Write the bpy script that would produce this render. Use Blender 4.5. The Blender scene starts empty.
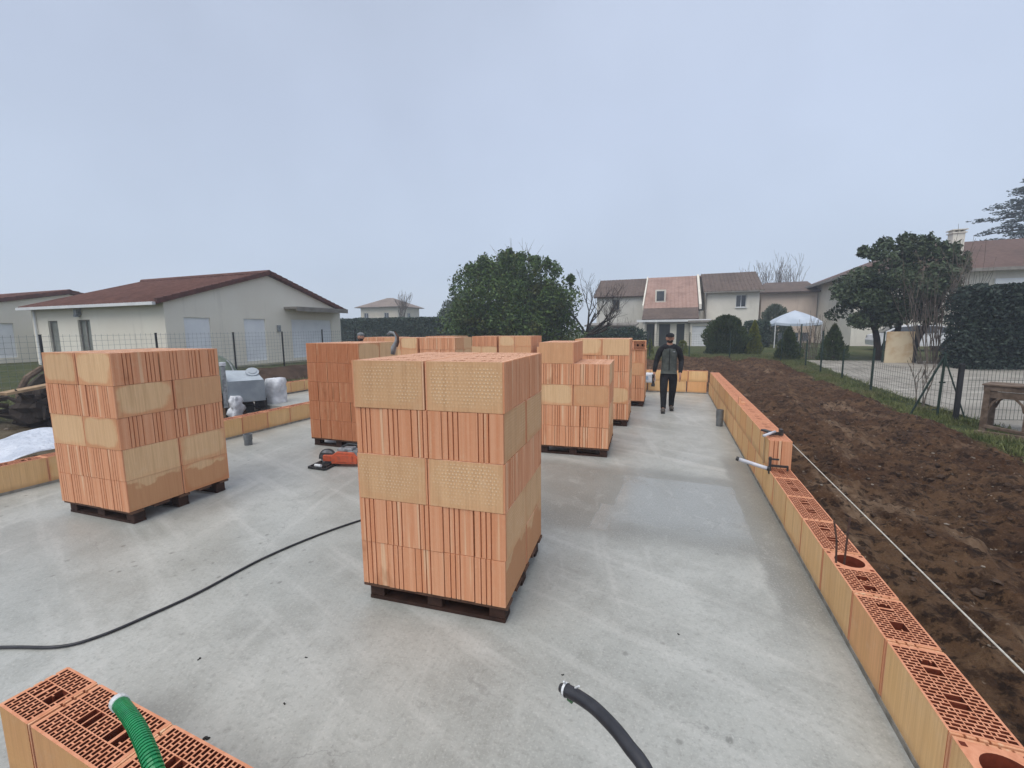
import bpy, bmesh, math, random
from math import radians, sin, cos, pi, sqrt
from mathutils import Vector, Matrix, noise
random.seed(7)
SC = bpy.context.scene
COL = SC.collection

# ------------------------------------------------------------------ node helpers
class NT:
    def __init__(s, name):
        s.m = bpy.data.materials.new(name); s.m.use_nodes = True
        s.t = s.m.node_tree; s.n = s.t.nodes; s.b = s.n['Principled BSDF']
    def new(s, t, **k):
        n = s.n.new(t)
        for a, b in k.items(): setattr(n, a, b)
        return n
    def put(s, sock, v):
        if v is None: return
        if hasattr(v, 'links') or isinstance(v, bpy.types.NodeSocket): s.t.links.new(v, sock)
        else:
            try: sock.default_value = v
            except Exception: sock.default_value = tuple(v) + (1,)
    def pos(s): return s.new('ShaderNodeNewGeometry').outputs['Position']
    def obj(s): return s.new('ShaderNodeTexCoord').outputs['Object']
    def rnd(s): return s.new('ShaderNodeObjectInfo').outputs['Random']
    def xyz(s, v):
        n = s.new('ShaderNodeSeparateXYZ'); s.put(n.inputs[0], v); return n.outputs
    def comb(s, x, y, z):
        n = s.new('ShaderNodeCombineXYZ')
        for i, v in enumerate((x, y, z)): s.put(n.inputs[i], v)
        return n.outputs[0]
    def math(s, op, a, b=None, c=None, clamp=False):
        n = s.new('ShaderNodeMath', operation=op); n.use_clamp = clamp
        s.put(n.inputs[0], a)
        if b is not None: s.put(n.inputs[1], b)
        if c is not None: s.put(n.inputs[2], c)
        return n.outputs[0]
    def vmul(s, v, sc):
        n = s.new('ShaderNodeVectorMath', operation='MULTIPLY'); s.put(n.inputs[0], v); n.inputs[1].default_value = sc
        return n.outputs[0]
    def vadd(s, v, w):
        n = s.new('ShaderNodeVectorMath', operation='ADD'); s.put(n.inputs[0], v); s.put(n.inputs[1], w)
        return n.outputs[0]
    def noise(s, v, scale, detail=4, rough=.55, dist=0):
        n = s.new('ShaderNodeTexNoise'); s.put(n.inputs['Vector'], v)
        n.inputs['Scale'].default_value = scale; n.inputs['Detail'].default_value = detail
        n.inputs['Roughness'].default_value = rough; n.inputs['Distortion'].default_value = dist
        return n.outputs['Fac']
    def voro(s, v, scale, rand=1, feat='F1'):
        n = s.new('ShaderNodeTexVoronoi', feature=feat); s.put(n.inputs['Vector'], v)
        n.inputs['Scale'].default_value = scale; n.inputs['Randomness'].default_value = rand
        return n.outputs
    def mr(s, v, a, b, c=0, d=1, smooth=True):
        n = s.new('ShaderNodeMapRange'); n.interpolation_type = 'SMOOTHSTEP' if smooth else 'LINEAR'
        s.put(n.inputs[0], v)
        for i, x in enumerate((a, b, c, d)): s.put(n.inputs[i + 1], x)
        return n.outputs[0]
    def mix(s, f, a, b, mode='MIX'):
        n = s.new('ShaderNodeMix', data_type='RGBA', blend_type=mode)
        s.put(n.inputs[0], f); s.put(n.inputs[6], c4(a)); s.put(n.inputs[7], c4(b))
        return n.outputs[2]
    def bump(s, h, strength=.5, dist=.01):
        n = s.new('ShaderNodeBump'); s.put(n.inputs['Height'], h)
        n.inputs['Strength'].default_value = strength; n.inputs['Distance'].default_value = dist
        s.t.links.new(n.outputs[0], s.b.inputs['Normal'])
    def done(s, col, rough=.8, spec=.4, metal=0):
        s.put(s.b.inputs['Base Color'], c4(col)); s.put(s.b.inputs['Roughness'], rough)
        s.put(s.b.inputs['Specular IOR Level'], spec); s.put(s.b.inputs['Metallic'], metal)
        return s.m
def c4(c):
    if isinstance(c, (tuple, list)) and len(c) == 3: return (*c, 1)
    return c

def simple(name, a, b=None, scale=6, rough=.8, spec=.35, metal=0, bump=0, detail=4, contrast=(.35, .65), world=False, bscale=None):
    n = NT(name)
    v = n.pos() if world else n.obj()
    if b is None: b = tuple(x * .75 for x in a)
    f = n.mr(n.noise(v, scale, detail), contrast[0], contrast[1])
    if bump: n.bump(n.noise(v, bscale or scale * 4, 4), 1.0, bump)
    return n.done(n.mix(f, a, b), rough, spec, metal)

# ------------------------------------------------------------------ materials
def brick_long(name, pale, salmon, kind):
    n = NT(name); o = n.obj(); x, y, z = n.xyz(o); r = n.rnd(); P = n.pos()
    seed = n.comb(n.math('MULTIPLY', r, 37.), n.math('MULTIPLY', r, 91.), 0.)
    ov = n.vadd(o, seed)
    big = n.noise(ov, 5, 3, .5)
    # dried pale middle, salmon rim
    ex = n.math('POWER', n.math('ABSOLUTE', n.math('MULTIPLY', x, 4.3)), 4.)
    ez = n.math('POWER', n.math('ABSOLUTE', n.math('MULTIPLY', n.math('SUBTRACT', z, .15), 7.6)), 4.)
    e = n.math('ADD', n.math('ADD', ex, ez), n.math('MULTIPLY', n.math('SUBTRACT', big, .5), 2.2))
    rim = n.mr(e, .45, 1.15)
    amt = n.mr(n.math('FRACT', n.math('MULTIPLY', r, 13.7)), .1, .8, .15, 1.)
    if kind == 'dimple': amt = n.math('MULTIPLY', amt, .35)
    if kind == 'wall': amt = n.math('MULTIPLY', amt, .6)
    col = n.mix(n.math('MULTIPLY', rim, amt), pale, salmon)
    # some bricks are salmon all over
    whole = n.mr(r, .62, .8) if kind != 'dimple' else n.mr(r, .9, 1.2)
    col = n.mix(n.math('MULTIPLY', whole, .7), col, salmon)
    # fine vertical drag lines of the extrusion
    fine = n.noise(n.vmul(ov, (150., 150., 3.)), 1, 3, .6)
    mid = n.noise(n.vmul(ov, (28., 28., 1.2)), 1, 3, .6)
    col = n.mix(n.mr(fine, .3, .75, 0, .3), col, (.36, .17, .08), 'MIX')
    col = n.mix(n.mr(mid, .45, .8, 0, .35), col, (.40, .21, .10), 'MIX')
    col = n.mix(n.mr(n.noise(ov, 17, 4), .5, .8, 0, .25), col, (.75, .55, .36))
    h = n.math('ADD', n.math('MULTIPLY', fine, .4), n.math('MULTIPLY', n.noise(ov, 60, 3), .5))
    if kind == 'dimple':
        row = n.math('MULTIPLY', z, 52.); xs = n.math('ADD', n.math('MULTIPLY', x, 46.), n.math('MULTIPLY', n.math('FLOOR', row), .5))
        dx = n.math('SUBTRACT', n.math('FRACT', xs), .5); dz = n.math('SUBTRACT', n.math('FRACT', row), .5)
        d = n.math('SQRT', n.math('ADD', n.math('MULTIPLY', n.math('MULTIPLY', dx, dx), 1.6), n.math('MULTIPLY', dz, dz)))
        dot = n.mr(n.math('ADD', d, n.math('MULTIPLY', n.math('SUBTRACT', n.noise(ov, 70, 2), .5), .35)), .17, .36, 1, 0)
        inside = n.mr(e, .35, 1.0, 1, .12)
        dot = n.math('MULTIPLY', dot, n.math('MULTIPLY', inside, n.mr(n.noise(ov, 7, 3), .3, .62, .15, 1)))
        col = n.mix(n.math('MULTIPLY', dot, .8), col, (.84, .64, .42))
        h = n.math('ADD', h, n.math('MULTIPLY', dot, .9))
    # damp taken up from the pallet
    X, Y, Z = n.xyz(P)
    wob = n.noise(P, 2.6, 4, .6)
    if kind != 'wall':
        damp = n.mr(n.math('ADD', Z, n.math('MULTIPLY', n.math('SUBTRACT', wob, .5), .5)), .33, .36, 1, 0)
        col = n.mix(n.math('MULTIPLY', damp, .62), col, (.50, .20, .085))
    else:
        col = n.mix(n.mr(n.noise(ov, 2.5, 3), .35, .7, 0, .5), col, (.74, .44, .17))
        damp = n.mr(n.math('ADD', n.math('MODULO', Z, .31), n.math('MULTIPLY', n.math('SUBTRACT', wob, .5), .1)), .02, .09, 1, 0)
        col = n.mix(n.math('MULTIPLY', damp, .35), col, (.30, .20, .11))
    col = n.mix(n.math('FRACT', n.math('MULTIPLY', r, 51.3)), col, n.mix(.22, col, (.35, .19, .10)))
    v = n.voro(ov, 60); col = n.mix(n.math('MULTIPLY', n.mr(v['Distance'], .05, .16, 1, 0), n.mr(n.noise(ov, 9, 2), .55, .65, 0, .6)), col, (.36, .20, .12))
    n.bump(h, .8, .0025)
    return n.done(col, .86, .25)

def brick_end(name, a, b, pale):
    n = NT(name); o = n.obj(); x, y, z = n.xyz(o); r = n.rnd(); P = n.pos()
    seed = n.comb(n.math('MULTIPLY', r, 57.), n.math('MULTIPLY', r, 31.), 0.)
    ov = n.vadd(o, seed)
    st = n.noise(n.vmul(ov, (2., 38., .6)), 1, 2, .6)
    st2 = n.noise(n.vmul(ov, (4., 170., 2.)), 1, 2, .6)
    col = n.mix(n.mr(st, .3, .7), a, b)
    col = n.mix(n.mr(n.noise(n.vmul(ov, (2., 22., .8)), 1, 1), .62, .70, 0, .6), col, pale)
    col = n.mix(n.mr(st2, .45, .75, 0, .16), col, (.33, .13, .06))
    X, Y, Z = n.xyz(P)
    wet = n.mr(n.noise(n.vmul(P, (3.2, 3.2, 1.3)), 1, 4, .6), .62, .70)
    col = n.mix(n.math('MULTIPLY', wet, .45), col, (.30, .115, .05))
    col = n.mix(n.mr(n.noise(ov, 26, 4), .5, .8, 0, .2), col, (.72, .48, .32))
    n.bump(n.math('ADD', st2, n.noise(ov, 70, 3)), .7, .0025)
    return n.done(col, .86, .25)

M = {}
M['long'] = brick_long('brick_sandy_face', (.78, .53, .30), (.70, .34, .175), 'smooth')
M['dimple'] = brick_long('brick_dimpled_face', (.71, .45, .245), (.66, .32, .16), 'dimple')
M['longwall'] = brick_long('brick_wall_face', (.86, .58, .29), (.78, .40, .185), 'wall')
M['end'] = brick_end('brick_ribbed_end', (.645, .285, .148), (.715, .37, .215), (.78, .57, .37))
M['endred'] = brick_end('brick_reddish_end', (.55, .215, .10), (.64, .29, .15), (.68, .38, .21))
M['shell'] = simple('brick_cut_top', (.82, .50, .34), (.74, .42, .27), 30, .85, .25, bump=.001)
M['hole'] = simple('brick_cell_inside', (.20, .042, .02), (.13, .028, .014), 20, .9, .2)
M['hole2'] = simple('brick_cell_inside_pale', (.62, .32, .20), (.50, .23, .14), 20, .9, .2)
M['shellwall'] = simple('wall_brick_cut_top', (.70, .32, .19), (.60, .25, .14), 30, .85, .25, bump=.001)
M['groove'] = simple('brick_groove', (.46, .18, .085), (.36, .13, .065), 20, .9, .2)  # shade between the ribs put into the colour, darker than the clay
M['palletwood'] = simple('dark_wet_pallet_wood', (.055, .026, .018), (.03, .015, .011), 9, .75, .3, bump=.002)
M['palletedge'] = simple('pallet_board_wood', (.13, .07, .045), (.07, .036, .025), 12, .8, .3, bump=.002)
M['mortar'] = simple('grey_mortar', (.30, .285, .25), (.19, .18, .155), 14, .9, .2, bump=.004)

def slab_mat():
    n = NT('damp_concrete'); P = n.pos(); X, Y, Z = n.xyz(P)
    w = n.noise(P, 3.2, 4, .6); w2 = n.noise(P, 11, 4, .6)
    wob = n.math('MULTIPLY', n.math('SUBTRACT', w, .5), .22)
    wob2 = n.math('MULTIPLY', n.math('SUBTRACT', n.math('ADD', n.math('MULTIPLY', w, .5), n.math('MULTIPLY', n.noise(P, 1.1, 2), .5)), .5), .22)
    def band(v, a, b, e, wb): 
        v = n.math('ADD', v, wb)
        return n.math('MULTIPLY', n.mr(v, a - e, a + e), n.mr(v, b - e, b + e, 1, 0))
    base = n.mix(n.mr(n.noise(P, .55, 5, .6), .35, .65), (.335, .342, .318), (.43, .437, .41))
    base = n.mix(n.mr(n.noise(P, 2.0, 6, .7), .42, .66, 0, .62), base, (.265, .268, .245))
    # long trowel and hose streaks, running across the slab
    st = n.noise(n.vmul(n.vadd(P, n.comb(0., n.math('MULTIPLY', X, .35), 0.)), (.35, 4.2, 1.)), 1, 4, .6)
    base = n.mix(n.mr(st, .50, .68, 0, .45), base, (.53, .53, .50))
    st2 = n.noise(n.vmul(n.vadd(P, n.comb(n.math('MULTIPLY', Y, .25), 0., 0.)), (6., .5, 1.)), 1, 4, .6)
    base = n.mix(n.mr(st2, .54, .70, 0, .4), base, (.51, .51, .48))
    # damp band across the middle of the slab
    damp = n.math('MULTIPLY', band(Y, 3.45, 5.3, .18, wob), n.mr(X, -3.2, -.9, .2, 1.))
    damp2 = n.math('MULTIPLY', n.mr(n.math('ADD', X, wob), .62, .72), band(Y, 2.7, 6.2, .3, wob))
    damp3 = n.math('MULTIPLY', n.mr(n.math('ADD', X, wob), .3, .6), n.mr(Y, 8.5, 6.0))
    D = n.math('MAXIMUM', damp, damp2)
    base = n.mix(n.math('MULTIPLY', D, .72), base, (.17, .17, .152))
    film = n.math('MULTIPLY', band(X, -.45, .68, .012, wob2), n.math('MULTIPLY', n.mr(n.math('ADD', Y, wob), 3.45, 3.95), n.mr(n.math('ADD', Y, wob2), 4.98, 5.03, 1, 0)))
    film2 = n.math('MULTIPLY', band(X, -.6, -.44, .01, wob2), band(Y, 3.55, 4.1, .01, wob2))
    film = n.math('MAXIMUM', film, film2)
    film3 = n.math('MULTIPLY', n.mr(n.noise(P, 1.3, 4, .6), .5, .62), n.mr(Y, 3.2, 5.5, .15, .55))
    film = n.math('MULTIPLY', film, n.mr(n.noise(P, 1.6, 5, .6), .25, .55, .35, 1))
    base = n.mix(n.math('MULTIPLY', film, .5), base, (.34, .355, .345))  # sky reflected by the water film, put into the colour as paler grey
    # black tyre-like spots and pits
    v = n.voro(P, 9.0); pit = n.math('MULTIPLY', n.mr(n.math('ADD', v['Distance'], n.math('MULTIPLY', n.math('SUBTRACT', w2, .5), .5)), .04, .2, 1, 0), n.mr(n.noise(P, .8, 2), .5, .6))
    base = n.mix(n.math('MULTIPLY', pit, .7), base, (.15, .15, .135))
    v2 = n.voro(P, 33.0); pit2 = n.mr(v2['Distance'], .05, .2, 1, 0)
    base = n.mix(n.math('MULTIPLY', pit2, n.mr(n.noise(P, 1.7, 3), .45, .6, 0, .5)), base, (.24, .24, .23))
    sc_ = n.noise(n.vmul(n.vadd(P, n.comb(n.math('MULTIPLY', w, .5), n.math('MULTIPLY', w2, .3), 0.)), (9., 3., 1.)), 1, 5, .7)
    base = n.mix(n.mr(sc_, .54, .68, 0, .22), base, (.53, .53, .505))
    base = n.mix(n.mr(n.noise(P, 13, 5, .75), .52, .66, 0, .26), base, (.25, .253, .235))
    sp = n.noise(P, 75, 4, .75)
    base = n.mix(n.mr(sp, .5, .7, 0, .42), base, (.62, .61, .57))
    base = n.mix(n.mr(n.noise(P, 38, 5, .75), .5, .66, 0, .4), base, (.21, .21, .19))
    # fine crack lines
    ck = n.voro(n.vadd(P, n.comb(n.math('MULTIPLY', w, .6), n.math('MULTIPLY', w2, .2), 0.)), .9, 1, 'DISTANCE_TO_EDGE')['Distance']
    base = n.mix(n.math('MULTIPLY', n.mr(ck, .0, .006, 1, 0), n.mr(n.noise(P, .7, 2), .5, .6, 0, .5)), base, (.19, .19, .18))
    rg = n.mix(film, n.mix(D, n.comb(.45, .45, .45), n.comb(.38, .38, .38)), n.comb(.22, .22, .22))
    rg = n.mix(n.math('MULTIPLY', film3, .8), rg, n.comb(.27, .27, .27))
    hh = n.math('ADD', n.math('MULTIPLY', n.noise(P, 7, 5, .6), 1.2), n.math('MULTIPLY', sp, .25))
    hh = n.math('MULTIPLY', hh, n.math('SUBTRACT', 1., n.math('MULTIPLY', film, .8)))
    n.bump(hh, .45, .004)
    return n.done(base, rg, .5)
M['slab'] = slab_mat()

def ground_mat():
    n = NT('soil_and_grass'); P = n.pos(); X, Y, Z = n.xyz(P)
    wf = n.noise(P, .8, 5, .65); wob = n.math('MULTIPLY', n.math('SUBTRACT', wf, .5), 2.4)
    soil = n.mix(n.mr(n.noise(P, .7, 5, .65), .35, .65), (.085, .042, .022), (.15, .088, .050))
    soil = n.mix(n.mr(n.noise(P, 3.5, 5, .7), .45, .62, 0, .85), soil, (.045, .024, .015))
    soil = n.mix(n.mr(n.noise(n.vmul(P, (1.8, .5, 1.)), 1, 5, .65), .56, .70, 0, .85), soil, (.28, .19, .125))
    soil = n.mix(n.mr(n.noise(P, 26, 4, .7), .5, .7, 0, .65), soil, (.20, .125, .072))
    soil = n.mix(n.mr(n.noise(P, 9, 4, .7), .52, .62, 0, .85), soil, (.022, .013, .009))
    vs = n.voro(P, 17)
    stone = n.math('MULTIPLY', n.mr(vs['Distance'], .1, .22, 1, 0), n.mr(n.noise(P, 5, 2), .58, .62))
    soil = n.mix(stone, soil, (.30, .23, .17))
    gr = n.mix(n.mr(n.noise(P, 1.3, 5, .7), .35, .65), (.06, .085, .028), (.125, .12, .055))
    gr = n.mix(n.mr(n.noise(P, 20, 4, .7), .4, .7, 0, .7), gr, (.035, .055, .016))
    gr = n.mix(n.mr(n.noise(P, .35, 3), .5, .7, 0, .5), gr, (.17, .15, .08))
    # soil: right of the house up to the fence, behind the far wall, strip at left
    right = n.math('MULTIPLY', n.mr(n.math('ADD', X, n.math('MULTIPLY', wob, .35)), 4.85, 5.2, 1, 0), n.mr(n.math('ADD', Y, wob), 22.6, 23.6, 1, 0))
    back = n.math('MULTIPLY', n.mr(n.math('ADD', Y, n.math('MULTIPLY', wob, .5)), 24.2, 24.8, 1, 0), n.mr(X, 4.8, 5.2, 1, 0))
    leftm = n.mr(n.math('ADD', X, wob), -11.6, -12.4, 1, 0)
    s = n.math('MULTIPLY', n.math('MAXIMUM', n.math('MULTIPLY', right, 1.), back), leftm)
    lm = n.mr(n.math('ADD', X, wob), -7.5, -9.5)
    soilL = n.mix(n.mr(wf, .4, .6), (.12, .09, .055), (.20, .17, .12))
    soil = n.mix(n.math('MULTIPLY', lm, n.mr(Y, 6.2, 7.2, 1, 0)), soil, soilL)
    col = n.mix(s, gr, soil)
    h = n.math('ADD', n.math('MULTIPLY', n.noise(P, 14, 6, .7), 1.), n.math('MULTIPLY', n.noise(P, 55, 4, .7), .35))
    n.bump(h, 1., .07)
    return n.done(col, .95, .15)
M['ground'] = ground_mat()
def road_mat():
    n = NT('pale_gravel'); P = n.pos()
    c = n.mix(n.mr(n.noise(P, .6, 5, .65), .35, .65), (.38, .355, .315), (.27, .25, .22))
    c = n.mix(n.mr(n.noise(n.vmul(P, (.4, 2., 1.)), 1, 4), .52, .7, 0, .5), c, (.56, .52, .465))
    c = n.mix(n.mr(n.noise(P, 30, 4, .7), .5, .75, 0, .6), c, (.16, .15, .135))
    n.bump(n.noise(P, 40, 4, .7), 1, .02)
    return n.done(c, .9, .2)
M['road'] = road_mat()

def render_wall(name, a, b, streak=.3):
    n = NT(name); P = n.pos()
    c = n.mix(n.mr(n.noise(P, .5, 5, .6), .35, .65), a, b)
    c = n.mix(n.mr(n.noise(n.vmul(P, (3., 3., .35)), 1, 4, .6), .55, .75, 0, streak), c, tuple(x * .7 for x in b))
    n.bump(n.noise(P, 40, 3), .5, .006)
    return n.done(c, .9, .2)
M['cream'] = render_wall('cream_render', (.80, .76, .66), (.76, .71, .61))
M['cream2'] = render_wall('grey_cream_render', (.76, .72, .63), (.66, .62, .54), .4)
M['pinkwall'] = render_wall('pinkish_render', (.70, .58, .49), (.63, .52, .44), .4)
M['blockwall'] = render_wall('pale_cladding', (.68, .655, .60), (.54, .52, .47), .7)
M['farwall'] = render_wall('far_cream_render', (.62, .56, .46), (.55, .50, .42))
def roof_mat(name, a, b, axis, freq=4.2):
    n = NT(name); P = n.pos(); X, Y, Z = n.xyz(P)
    t = (X, Y)[axis]
    wv = n.math('ABSOLUTE', n.math('SINE', n.math('MULTIPLY', t, freq * pi)))
    rw = n.math('FRACT', n.math('MULTIPLY', Z, 8.))
    tile = n.noise(n.vmul(P, (4., 4., 9.)), 1, 2)
    c = n.mix(n.mr(tile, .35, .65), a, b)
    c = n.mix(n.mr(n.noise(P, .7, 5, .65), .45, .7, 0, .55), c, tuple(x * .62 for x in a))
    n.bump(n.math('ADD', n.math('MULTIPLY', tile, .4), n.math('MULTIPLY', rw, .4)), 1, .04)
    return n.done(c, .8, .3)
M['roofA'] = roof_mat('brown_red_roof_tiles', (.125, .055, .042), (.165, .078, .06), 0)
M['roofD'] = roof_mat('weathered_grey_brown_tiles', (.115, .083, .068), (.15, .11, .09), 0)
M['roofP'] = roof_mat('pink_terracotta_tiles', (.34, .21, .17), (.38, .25, .205), 0)
M['roofF'] = roof_mat('brown_roof_tiles', (.115, .068, .054), (.145, .09, .072), 0)
M['roofB'] = roof_mat('misted_far_tiles', (.22, .17, .14), (.27, .21, .175), 0)  # mist over the far roof put into the paler tile colour
M['verge'] = simple('roof_edge_tile', (.135, .05, .036), (.09, .035, .027), 5, .75)
M['soffit'] = simple('grey_brown_soffit', (.26, .24, .21), (.20, .18, .16), 3)
M['white'] = simple('white_paint', (.74, .75, .75), (.66, .67, .68), 2, .45, .4)
M['shutter'] = simple('white_roller_shutter', (.84, .86, .88), (.78, .80, .83), 2, .5, .4)
M['glass'] = simple('dark_window_glass', (.035, .042, .05), (.06, .065, .07), 2, .12, .6)
M['curtain'] = simple('curtained_glass', (.26, .27, .24), (.18, .19, .17), 2, .25, .5)
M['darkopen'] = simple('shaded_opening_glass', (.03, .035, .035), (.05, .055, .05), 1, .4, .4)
M['black'] = simple('black_paint', (.018, .019, .021), (.03, .03, .032), 6, .5, .4)
M['rubber'] = simple('black_rubber', (.02, .021, .026), (.032, .033, .04), 14, .42, .45, bump=.0006)
M['greenpost'] = simple('dark_green_post', (.012, .03, .022), (.02, .04, .03), 6, .5, .4)
M['wire'] = simple('green_coated_wire', (.035, .06, .05), (.05, .075, .065), 6, .5, .4)
M['greywire'] = simple('galvanised_wire', (.16, .18, .18), (.22, .24, .24), 6, .5, .4)
M['pvc'] = simple('grey_pvc', (.16, .175, .185), (.11, .12, .13), 9, .45, .45)
M['pvcdark'] = simple('pipe_inside', (.03, .03, .03), (.02, .02, .02), 5, .7, .2)
M['steel'] = simple('rusty_rebar', (.10, .05, .035), (.05, .03, .025), 60, .75, .4, bump=.0008)
M['clampmetal'] = simple('black_clamp_metal', (.02, .02, .022), (.05, .045, .04), 30, .5, .5)
M['tube'] = simple('whitish_tube', (.62, .63, .68), (.50, .51, .56), 12, .35, .5)
M['string'] = simple('pale_cord', (.62, .60, .54), (.50, .48, .42), 60, .8, .2)
M['orange'] = simple('scuffed_orange_plastic', (.55, .10, .04), (.38, .09, .05), 14, .45, .45, contrast=(.4, .7))
M['greyplastic'] = simple('dusty_grey_plastic', (.30, .32, .34), (.16, .17, .18), 14, .5, .4)
M['darkplastic'] = simple('dusty_black_plastic', (.035, .037, .04), (.10, .105, .11), 14, .6, .4, contrast=(.5, .8))
M['machine'] = simple('pale_grey_machine_paint', (.27, .31, .345), (.21, .245, .28), 3, .45, .45)
M['machinelight'] = simple('light_grey_hood', (.44, .49, .53), (.36, .40, .44), 3, .45, .45)
M['sack'] = simple('white_woven_plastic', (.72, .74, .78), (.50, .52, .56), 5, .6, .35, bump=.025, bscale=10)
M['sheet'] = simple('translucent_white_sheet', (.66, .70, .78), (.50, .54, .62), 4, .3, .5, bump=.06, bscale=11)
M['tarp'] = simple('green_grey_tarp', (.20, .23, .18), (.12, .15, .11), 2, .6, .3, bump=.02)
M['bark'] = simple('grey_brown_bark', (.075, .06, .048), (.045, .037, .03), 12, .9, .2, bump=.01, world=True)
M['barkpale'] = simple('pale_twig_bark', (.17, .14, .115), (.11, .09, .075), 12, .9, .2, world=True)
M['darkbark'] = simple('wet_black_bark', (.03, .022, .018), (.05, .038, .03), 5, .85, .3, bump=.02, world=True)
M['cutwood'] = simple('cut_wood', (.42, .29, .17), (.30, .20, .12), 9, .8, .3, bump=.003)
M['oldwood'] = simple('weathered_wood', (.19, .14, .105), (.10, .07, .05), 8, .85, .25, bump=.004)
M['hosegreen'] = simple('green_conduit', (.012, .26, .085), (.01, .20, .07), 30, .35, .5)
M['tape'] = simple('white_tape', (.75, .77, .78), (.62, .64, .66), 30, .4, .4)
M['board'] = simple('stained_cream_board', (.62, .52, .36), (.46, .30, .16), 1.6, .8, .3, contrast=(.42, .7))
M['skin'] = simple('skin', (.42, .22, .15), (.36, .18, .12), 8, .55, .4)
M['skinD'] = simple('dark_hair_and_beard', (.015, .012, .011), (.025, .02, .018), 30, .8, .3)
M['cloth'] = simple('black_cloth', (.012, .013, .016), (.022, .023, .027), 10, .85, .2, bump=.004)
M['vest'] = simple('charcoal_padded_vest', (.052, .062, .058), (.085, .095, .088), 9, .8, .25, bump=.006)
M['shoe'] = simple('dusty_work_shoe', (.11, .10, .09), (.05, .045, .04), 12, .8, .3)
M['greycap'] = simple('grey_knit', (.22, .23, .24), (.15, .16, .17), 20, .9, .2)
M['umbr'] = simple('white_canopy', (.52, .58, .66), (.42, .48, .56), 1.2, .6, .3)
M['carpaint'] = simple('white_car_paint', (.70, .71, .73), (.66, .67, .69), 2, .25, .5)
M['alloy'] = simple('grey_alloy', (.45, .46, .47), (.3, .31, .32), 5, .35, .6)
M['tailred'] = simple('red_lamp_plastic', (.35, .03, .03), (.25, .02, .02), 5, .3, .5)
M['bank'] = simple('dark_dug_earth', (.055, .036, .026), (.09, .06, .043), 2.2, .95, .15, bump=.05, bscale=4, world=True)
M['wallcap'] = simple('damp_low_wall', (.25, .24, .17), (.16, .16, .11), 2, .9, .2, world=True)
def leafmat(name, a, b, c=None, sc=.9):
    n = NT(name); P = n.pos()
    f = n.mr(n.noise(P, sc, 3, .6), .38, .62)
    col = n.mix(f, a, b)
    col = n.mix(n.mr(n.noise(P, 7, 2, .6), .35, .7), col, tuple(x * 1.7 for x in b))
    if c: col = n.mix(n.mr(n.noise(n.vadd(P, n.comb(9., 3., 5.)), sc * .8, 2), .56, .68, 0, .7), col, c)
    return n.done(col, .55, .3)
M['leafC'] = leafmat('evergreen_leaves', (.026, .055, .014), (.052, .090, .018), (.11, .115, .028), 1.3)
M['leafG'] = leafmat('dark_leathery_leaves', (.028, .046, .024), (.050, .070, .034), (.08, .08, .045))
M['leafcon'] = leafmat('conifer_foliage', (.020, .038, .016), (.042, .060, .020), (.09, .095, .025), 1.8)
M['leafgold'] = leafmat('golden_conifer_foliage', (.065, .085, .016), (.12, .13, .02), None, 2)
M['leafhedge'] = leafmat('dark_hedge_leaves', (.010, .020, .014), (.020, .032, .022))
M['leafhedge2'] = leafmat('clipped_hedge_leaves', (.020, .040, .028), (.034, .056, .036))
M['leafcedar'] = leafmat('cedar_needles', (.020, .036, .032), (.035, .052, .045))
M['leaffar'] = leafmat('far_tree_leaves', (.05, .075, .05), (.08, .10, .065))
M['grass'] = leafmat('grass_blades', (.055, .08, .022), (.11, .12, .045), (.20, .17, .09), 1.2)
HAZE = .0026; EXPO = .40
BURIED = set(i for a, b in [(74, 74), (80, 80), (86, 86), (92, 92), (99, 99), (129, 130), (138, 140), (143, 143), (150, 152), (163, 163), (166, 167), (169, 169), (172, 174), (178, 180), (183, 183), (185, 186), (190, 192), (194, 215), (228, 249), (252, 255), (260, 289), (295, 323), (330, 351), (356, 357), (361, 361), (363, 363), (365, 365), (367, 385), (388, 395), (400, 422), (424, 431), (470, 480), (485, 495), (500, 502), (505, 507), (513, 515), (519, 523)] for i in range(a, b + 1))
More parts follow.
